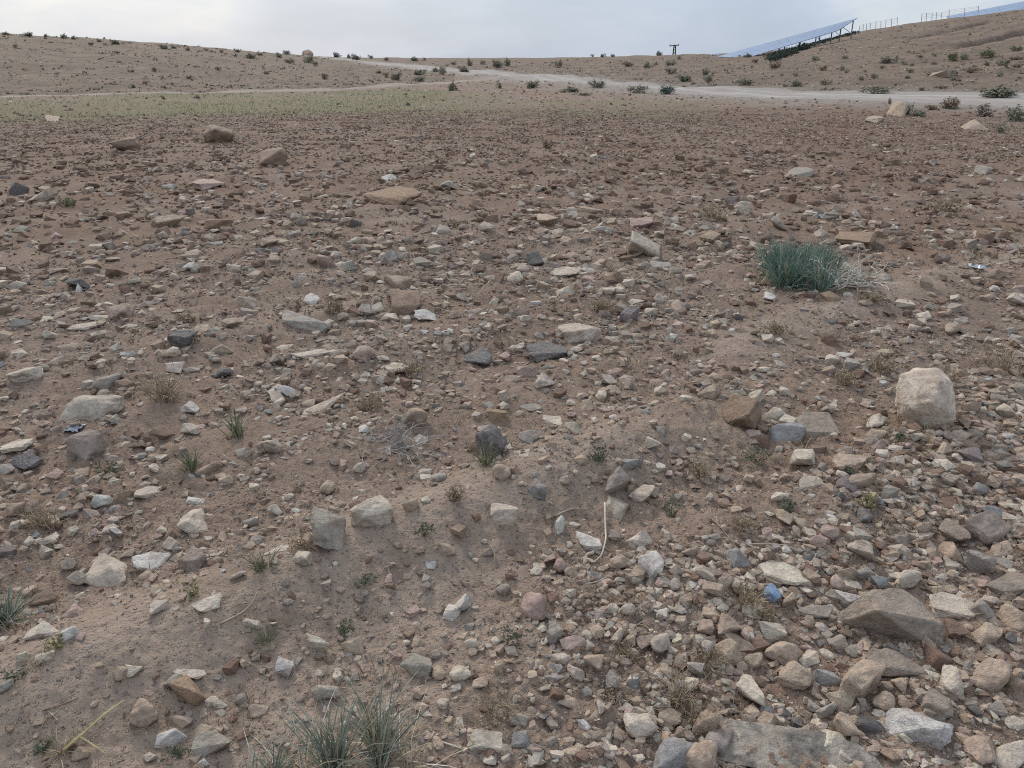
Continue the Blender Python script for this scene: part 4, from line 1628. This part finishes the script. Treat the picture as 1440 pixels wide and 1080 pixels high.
# ---- the green strip and the dry stubble: uncounted
def ground_cover():
    rng = np.random.default_rng(51)
    n = 110000
    a = rng.uniform(-R(46), R(24), n); r = rng.uniform(25, 52, n)
    x, y = np.sin(a) * r, np.cos(a) * r
    g = masks(x, y)[3]
    kp = rng.random(n) < (g - 0.3) * 0.38
    x, y = x[kp], y[kp]; n = len(x)
    d = dirs_up(rng, n, 0.45)
    L = rng.uniform(0.05, 0.16, n)
    V, T, nv = blades(rng, np.stack([x, y, height(x, y) - 0.01], -1), d, L, np.full(n, 0.02), np.full(n, 0.3), 1)
    cols = np.array([lin(*c) for c in ((124, 124, 90), (132, 128, 96), (116, 118, 86), (138, 130, 102))])
    c = cols[rng.integers(0, 4, n)] * rng.uniform(0.8, 1.2, (n, 1))
    o = link('grass', mesh_np('grass', V, T, M_LEAF, vcol=np.repeat(c, nv, 0)))
    tag(o, 'thin olive grass on the strip between field and track', kind='stuff')
    # stubble of dry weeds
    n = 2600
    a = rng.uniform(-R(45), R(45), n); r = np.exp(rng.uniform(math.log(1.6), math.log(26), n))
    x, y = np.sin(a) * r, np.cos(a) * r
    p = furrow(x, y)
    dens = sstep(-0.1, 0.6, fbm(x, y, 0.5, 3) + 0.35 * sstep(0, 0.6, a) * sstep(3, 6, r)) * (1 - 0.85 * np.exp(-((p - 2.1) / 0.3) ** 2))
    kp = rng.random(n) < dens * 0.8
    x, y, r = x[kp], y[kp], r[kp]
    A = Acc()
    pal = np.array([lin(*c) for c in ((158, 138, 110), (142, 122, 98), (172, 154, 126), (126, 116, 92))])
    for xx, yy, rr in zip(x, y, r):
        k = 12
        hh = rng.uniform(0.03, 0.085)
        dd = dirs_up(rng, k, 0.6)
        root = np.concatenate([np.array([xx, yy]) + rng.normal(0, 0.025, (k, 2)), np.zeros((k, 1))], 1)
        root[:, 2] = float(height(xx, yy)) - 0.005
        V, T, nv = blades(rng, root, dd, hh * rng.uniform(0.5, 1.2, k), np.full(k, max(0.0022, 0.0011 * rr)), np.full(k, 0.4), 2)
        A.add(V, T, np.repeat(pal[rng.integers(0, 4, k)] * rng.uniform(0.8, 1.15, (k, 1)), nv, 0))
    o = A.build('dry_stubble', M_STRAW)
    tag(o, 'thin dry stubble between the stones', kind='stuff')


ground_cover()


def plant_debris():
    rng = np.random.default_rng(88)
    n = 2600
    a = rng.uniform(-R(45), R(45), n); r = np.sqrt(rng.uniform(1.1 ** 2, 6.5 ** 2, n))
    x, y = np.sin(a) * r, np.cos(a) * r
    yaw = rng.uniform(0, 6.28, n)
    d = np.stack([np.cos(yaw), np.sin(yaw), rng.uniform(0.0, 0.25, n)], -1)
    L = rng.uniform(0.015, 0.075, n)
    V, T, nv = blades(rng, np.stack([x, y, height(x, y) + 0.004], -1), d, L, rng.uniform(0.0012, 0.003, n), rng.uniform(0, 0.25, n), 2)
    pal = np.array([lin(*c) for c in ((170, 152, 122), (120, 102, 84), (92, 80, 68), (150, 134, 110), (76, 76, 60))])
    c = pal[rng.integers(0, 5, n)] * rng.uniform(0.8, 1.15, (n, 1))
    o = link('plant_debris', mesh_np('plant_debris', V, T, M_STRAW, vcol=np.repeat(c, nv, 0)))
    tag(o, 'bits of straw and dead stalks littering the soil', kind='stuff')


plant_debris()

# ------------------------------------------------------------------ shrubs of the roadside and the hills
SHRUBS = """
473 77 11 7 d|501 80 14 7 d|491 79 6 6 d|521 80 7 5 d|583 83 11 6 d|544 83 8 4 d|597 83 4 4 d|404 73 11 5 g|435 84 14 10 g|408 86 14 6 g|444 89 8 7 g|457 107 10 9 b|558 107 16 10 d|532 101 9 4 d|543 105 7 8 b
591 102 18 8 d|589 111 17 8 g|612 98 9 6 d|622 100 11 11 g|653 97 18 8 d|637 122 13 12 d|638 89 7 4 d|661 88 8 10 d|679 88 8 5 g|697 89 9 9 d
700 90 14 9 d|714 88 10 10 d|702 120 8 8 d|748 119 20 10 d|802 126 26 8 d|822 132 14 4 g|840 118 22 10 g|897 126 28 10 g|938 127 26 12 u|786 89 10 9 g|833 77 4 4 b|848 78 8 5 d|862 78 7 4 d|882 90 15 7 b|910 92 12 8 d|942 89 16 8 g|943 100 16 9 g|961 110 20 9 d|927 75 9 6 d|993 102 12 8 d|996 111 14 9 g|955 81 6 5 g|922 90 6 5 g
1088 91 18 9 b|1062 86 10 6 b|1051 78 12 5 d|1017 78 6 4 d|1048 115 18 9 g|1118 117 18 8 d|1160 116 16 7 g|1157 96 12 7 b|1146 82 11 6 g|1184 96 8 6 g|1190 100 7 6 g|1118 105 9 5 g|1188 81 8 4 g|1211 110 8 5 b|1229 107 10 7 g|1083 82 8 4 d
1249 84 22 10 g|1340 80 16 12 y|1355 80 12 9 g|1389 76 22 10 y|1411 88 18 8 g|1427 81 18 6 b|1429 68 16 7 g|1386 90 9 6 d|1430 92 12 6 b|1282 91 6 4 d|1293 79 10 4 d|1314 89 10 4 b|1240 94 6 4 d|1270 88 9 5 g|1187 81 8 5 g|1365 99 18 7 b|1313 77 7 5 g
1229 126 32 10 g|1243 126 12 6 d|1409 129 56 14 d|1279 100 9 5 d|1276 108 8 5 d|1212 111 8 4 d|1406 105 9 7 g|1341 110 12 5 g|1348 113 7 4 d|1321 122 18 6 b|1295 125 9 5 d|1260 118 7 4 b|1337 144 24 18 b|1379 156 26 16 w|1424 161 28 20 d|1278 154 9 14 d|1292 159 20 9 d|1309 150 14 8 b|1251 142 5 9 b|1406 181 14 14 g
90 51 10 6 d|104 53 9 5 d|163 59 14 6 d|217 97 8 6 b|230 66 12 7 d|245 66 8 4 d|265 69 8 4 d|333 71 8 5 d|312 72 6 5 g|353 79 16 7 d|187 121 9 5 d|205 117 7 6 b|277 136 9 5 d|40 48 16 5 d|128 62 9 4 b|307 96 8 5 b|375 102 8 5 b|185 100 9 4 g|267 109 12 4 g|22 65 8 5 g|393 78 10 6 d|8 47 10 4 d|65 50 8 4 d|140 57 8 4 d|290 70 7 4 g|365 76 9 4 d
770 205 16 13 b
"""
SH_COL = {'d': [(114, 116, 98), (100, 104, 90), (130, 126, 108)], 'g': [(136, 132, 114), (122, 120, 104), (150, 144, 126)], 'b': [(136, 120, 102), (120, 106, 92), (150, 132, 112)],
          'u': [(96, 112, 104), (84, 100, 94), (110, 122, 112)], 'y': [(112, 114, 84), (98, 104, 78), (126, 122, 92)], 'w': [(128, 118, 106), (112, 104, 94), (142, 132, 120)]}
SH_WORD = {'d': 'dark', 'g': 'grey-green', 'b': 'brown', 'u': 'blue-green', 'y': 'olive', 'w': 'leafless grey'}
SH_COL = {k: [tuple(min(255, int(q * 1.12)) for q in col) for col in v] for k, v in SH_COL.items()}
_shrub_mesh = {}


def shrub_meshes(kind, var):
    if (kind, var) not in _shrub_mesh:
        rng = np.random.default_rng(ord(kind) * 10 + var)
        V, T, C = leaf_cloud(rng, 560, (0.5, 0.5, 0.8), 0.075, SH_COL[kind], 0.0, 12)
        crown = mesh_np('crown', V, T, M_LEAF, vcol=C)
        a = Acc()
        for k in range(6):
            twig(rng, a, (rng.normal(0, .05), rng.normal(0, .05), -0.03), (rng.normal(0, .6), rng.normal(0, .6), 0.9), rng.uniform(0.5, 0.85), 0.016, lin(102, 92, 80), 0.2, 1, 4)
        stem = mesh_np('stems', np.vstack(a.V), np.vstack(a.T), M_STRAW, vcol=np.vstack(a.C))
        _shrub_mesh[(kind, var)] = (crown, stem)
    return _shrub_mesh[(kind, var)]


def ground_or_ridge(px, py):
    p, t = ground_hit(px, py)
    if math.hypot(p[0], p[1]) > 250:
        d = pix_dir(px, py)
        rr = np.exp(np.linspace(math.log(40), math.log(235), 500)); h = math.hypot(d[0], d[1])
        X, Y = d[0] / h * rr, d[1] / h * rr
        Z = height(X, Y)
        i = int(np.argmax((Z - CAM_H) / rr))
        p = np.array([X[i], Y[i], Z[i]]); t = float(rr[i] / h)
    return p, t


_sh = []
for i, f in enumerate(x for ln in SHRUBS.strip().splitlines() for x in ln.split('|')):
    x, y, ww, hh, k = f.split()
    x, y, ww, hh = float(x), float(y), float(ww), float(hh)
    p, t = ground_or_ridge(x, y + hh * 0.48)
    W, H = ww * t / F * 1.12, hh * t / F * 1.3
    crown, stem = shrub_meshes(k, i % 3)
    if ww >= 11:
        o = empty('shrub', p)
        link('crown', crown, o); link('stems', stem, o)
    else:
        o = link('shrub', crown, None, p)
    o.scale = (W, W * 0.9, H)
    o.rotation_euler = (0.25 if k == 'b' and ww > 20 else 0, 0, i * 2.4)
    road_r = float(r_line(math.atan2(p[0], p[1]), ROAD)); r = math.hypot(p[0], p[1])
    zone = ('on the slope beyond the track' if x < 480 and y > 95 else 'on the crest of the low hill') if x < 470 else ('at the near side of the dirt road' if r < road_r else ('on the hillside under the solar panels' if x > 1000 else 'on the low rise across the dirt road'))
    tag(o, None, 'shrub', 'shrubs of the roadside and hills')
    _sh.append(dict(x=x, y=y, o=o, k=k, w=ww, zone=zone, label=None))

SHRUB_FIXED = {(1409, 129): 'broad dark shrub thicket at the far edge of the road', (1337, 144): 'brown leaning shrub standing against the pale dirt road',
               (1379, 156): 'leafless grey shrub beside the road, next to a green one', (1424, 161): 'bushy dark green shrub beside the road, next to the leafless grey one',
               (435, 84): 'grey-green shrub right under the boulder on the skyline', (938, 127): 'blue-green shrub at the near edge of the dirt road', (1229, 126): 'long low grey-green shrub touching the far edge of the road',
               (770, 205): 'small brown dead shrub alone in the middle of the stony field', (637, 122): 'dark upright shrub standing in the pale grass strip', (802, 126): 'flat wide dark shrub in the grass strip by the road'}
for q in _sh:
    if (q['x'], q['y']) in SHRUB_FIXED:
        q['label'] = SHRUB_FIXED[(q['x'], q['y'])]
    elif q['label'] is None:
        pass
_sh_l = [('brown leaning shrub', 1337, 144), ('broad dark thicket', 1409, 129), ('boulder on the skyline', 433, 77), ('blue-green shrub', 938, 127), ('long roadside shrub', 1229, 126), ('power pole', 947, 70),
         ('upright shrub in the grass', 637, 122), ('flat wide shrub', 802, 126), ('tall end of the solar panels', 1205, 40), ('low end of the solar panels', 1030, 78), ('pale ledge on the hill', 1325, 107), ('ochre boulder', 1262, 154)]
describe([q for q in _sh if not q['label']], lambda q: f"{'tiny' if q['w'] < 8 else ('small' if q['w'] < 13 else 'wide')} {SH_WORD[q['k']]} shrub", _sh_l, USED)
for q in _sh:
    q['o']['label'] = q['label'] or f"{SH_WORD[q['k']]} shrub {q['zone']}"

# ------------------------------------------------------------------ solar panels, fences and the pole on the hill
def at(px, py, r):
    d = pix_dir(px, py)
    return np.array([0, 0, CAM_H]) + d * (r / math.hypot(d[0], d[1]))


def box_between(a, b, th, mat, name, parent, o0):
    V, T = tube([a - o0, (a + b) / 2 - o0, b - o0], th, th, 4)
    return link(name, mesh_np(name, V, T, mat), parent)


def module(c00, c10, c11, c01, th, parent, o0, name='panel'):
    n = np.cross(c10 - c00, c01 - c00); n /= np.linalg.norm(n)
    ctr = (c00 + c10 + c11 + c01) / 4
    q = [ctr + (c - ctr) * 0.98 - o0 for c in (c00, c10, c11, c01)]
    V = np.array(q + [v - n * th for v in q])
    T = np.array([(0, 1, 2, 3), (7, 6, 5, 4), (0, 4, 5, 1), (1, 5, 6, 2), (2, 6, 7, 3), (3, 7, 4, 0)])
    return link(name, mesh_np(name, V, T, M_PANEL), parent)


def array(name, low0, low1, top0, top1, n, rows, label, legs):
    o0 = low1.copy()
    root = empty(name, o0)
    tag(root, label, 'solar panels')
    L = lambda a, b, t: a + (b - a) * t
    for i in range(n):
        for j in range(rows):
            P = lambda u, v: L(L(low0, low1, u), L(top0, top1, u), v)
            module(P(i / n, j / rows), P((i + 1) / n, j / rows), P((i + 1) / n, (j + 1) / rows), P(i / n, (j + 1) / rows), 0.09, root, o0)
    for t in legs:
        a, b = L(low0, low1, t), L(top0, top1, t)
        m1 = L(a, b, 0.25); m2 = L(a, b, 0.9)
        g1 = np.array([m1[0], m1[1], float(height(m1[0], m1[1])) - 0.3]); g2 = np.array([m2[0], m2[1], float(height(m2[0], m2[1])) - 0.3])
        box_between(g1, m1 - (0, 0, .1), 0.1, M_STEEL, 'post', root, o0)
        box_between(g2, m2 - (0, 0, .1), 0.1, M_STEEL, 'post', root, o0)
        box_between(L(g2, m2, 0.35), L(a, b, 0.35) - (0, 0, .12), 0.06, M_STEEL, 'brace', root, o0)
    box_between(L(low0, top0, .3) - (0, 0, .16), L(low1, top1, .3) - (0, 0, .16), 0.06, M_STEEL, 'rail', root, o0)
    box_between(L(low0, top0, .8) - (0, 0, .16), L(low1, top1, .8) - (0, 0, .16), 0.06, M_STEEL, 'rail', root, o0)


array('solar_array', at(1048, 82, 150), at(1178, 43.0, 158), at(1008, 79.5, 158), at(1206, 25, 164), 14, 2,
      'long tilted row of blue-grey solar panels climbing the hill behind dark scrub', (0.45, 0.6, 0.75, 0.9, 0.985))
array('solar_array', at(1340, 27, 243), at(1480, 8, 243), at(1330, 23, 250), at(1480, -6, 250), 8, 2,
      'thin strip of solar panels just showing over the hilltop near the frame corner', (0.3, 0.7))
array('solar_array', at(986, 82, 205), at(1010, 81, 205), at(990, 77.5, 209), at(1012, 74.5, 209), 3, 1,
      'tiny far solar table on the skyline near the power pole', (0.2, 0.8))


def fence(posts, r, label):
    """posts: (x, y_base, y_top)"""
    tops, bases = [], []
    for x, yb, yt in posts:
        b, t = at(x, yb + 1.5, r), at(x, yt, r)
        bases.append(b); tops.append(t)
    o0 = bases[0].copy()
    root = empty('wire_fence', o0)
    tag(root, label, 'fence', 'wire fences on the hill crest')
    for b, t in zip(bases, tops):
        box_between(b - (0, 0, .5), t, 0.055, M_POST, 'post', root, o0)
    for f in (0.25, 0.5, 0.75, 0.95):
        for i in range(len(posts) - 1):
            box_between(bases[i] + (tops[i] - bases[i]) * f, bases[i + 1] + (tops[i + 1] - bases[i + 1]) * f, 0.015, M_POST, 'wire', root, o0)


fence([(1209, 43, 36), (1214, 42, 34), (1219, 41, 33), (1224, 40, 32), (1232, 39, 30), (1239, 38, 29.5), (1246, 36, 27.5), (1254, 34.5, 26), (1262, 33, 24)], 172, 'row of thin steel fence posts beside the tall end of the solar panels')
fence([(1296.5, 27, 19), (1303, 26, 18.5), (1311, 25, 18), (1317, 24.5, 17.5), (1324, 24, 18), (1335, 22.5, 13.5), (1357, 18, 11), (1376, 15, 8.5)], 172, 'faint wire fence on the hill crest beneath the hilltop solar strip')


def power_pole():
    b, t = at(947.5, 84, 300), at(947.5, 64, 300)
    o0 = b.copy(); root = empty('power_pole', o0)
    tag(root, 'dark lattice power pole with a crossarm on the skyline', 'power pole')
    H = t[2] - b[2]; w = 0.5
    c = [np.array([sx * w, sy * w, 0]) for sx, sy in ((-1, -1), (1, -1), (1, 1), (-1, 1))]
    up = lambda v, f: np.array([v[0] * (1 - .45 * f), v[1] * (1 - .45 * f), H * f]) + o0
    for v in c:
        box_between(up(v, 0), up(v, 1), 0.13, M_DARKWOOD, 'leg', root, o0)
    for k in range(5):
        for i in range(4):
            box_between(up(c[i], k / 5), up(c[(i + 1) % 4], (k + 1) / 5), 0.06, M_DARKWOOD, 'brace', root, o0)
    box_between(o0 + (-1.9, 0, H * .97), o0 + (1.5, 0, H * 1.03), 0.16, M_DARKWOOD, 'crossarm', root, o0)
    for dx in (-1.7, -0.3, 1.2):
        box_between(o0 + (dx, 0, H), o0 + (dx, 0, H + .6), 0.1, M_DARKWOOD, 'insulator', root, o0)


power_pole()


def scrub_band():
    rng = np.random.default_rng(61)
    A = Acc()
    path = np.array([(1084, 80), (1100, 74), (1120, 68.5), (1150, 58), (1180, 50), (1207, 43.5)])
    for k in range(260):
        u = rng.uniform(0, len(path) - 1.001); i = int(u)
        q = path[i] + (path[i + 1] - path[i]) * (u - i) + np.array([rng.normal(0, 2), rng.uniform(0.5, 8) * (1 - 0.62 * u / 5)])
        p, t = ground_or_ridge(*q)
        V, T, C = leaf_cloud(rng, 70, (0.75, 0.75, 0.75 if u < 2.5 else 0.4), 0.12, [(66, 78, 70), (54, 66, 60), (82, 92, 78)], 0.1, 4, p)
        A.add(V, T, C)
    o = A.build('undergrowth', M_LEAF)
    tag(o, 'dark green scrub massed under the row of solar panels', kind='stuff')


scrub_band()


def hill_scrub():
    rng = np.random.default_rng(71)
    n = 4600
    r = np.exp(rng.uniform(math.log(42), math.log(200), n)); a = rng.uniform(-R(42), R(42), n)
    x, y = np.sin(a) * r, np.cos(a) * r
    road, apron, track, grass, hl, hr = masks(x, y)
    kp = (road < 0.1) & (track < 0.1) & (hl | hr) & (fbm(x, y, 0.07, 3) + rng.normal(0, 0.35, n) > -0.1)
    A = Acc()
    pal = [[(124, 112, 92), (112, 104, 86)], [(136, 122, 100), (124, 112, 94)], [(108, 104, 88), (118, 110, 92)]]
    for xx, yy, rr in zip(x[kp], y[kp], r[kp]):
        s = (0.10 + 0.26 * rng.random() ** 2) * (rr / 80) ** 0.5
        V, T, C = leaf_cloud(rng, 10, (s * 1.4, s * 1.4, s * 0.6), s * 0.36, pal[rng.integers(0, 3)], 0.0, 3, (xx, yy, float(height(xx, yy)) - 0.02))
        A.add(V, T, C)
    o = A.build('hill_scrub', M_LEAF)
    tag(o, 'low dry tussocks dotted over the far slopes', kind='stuff')


hill_scrub()
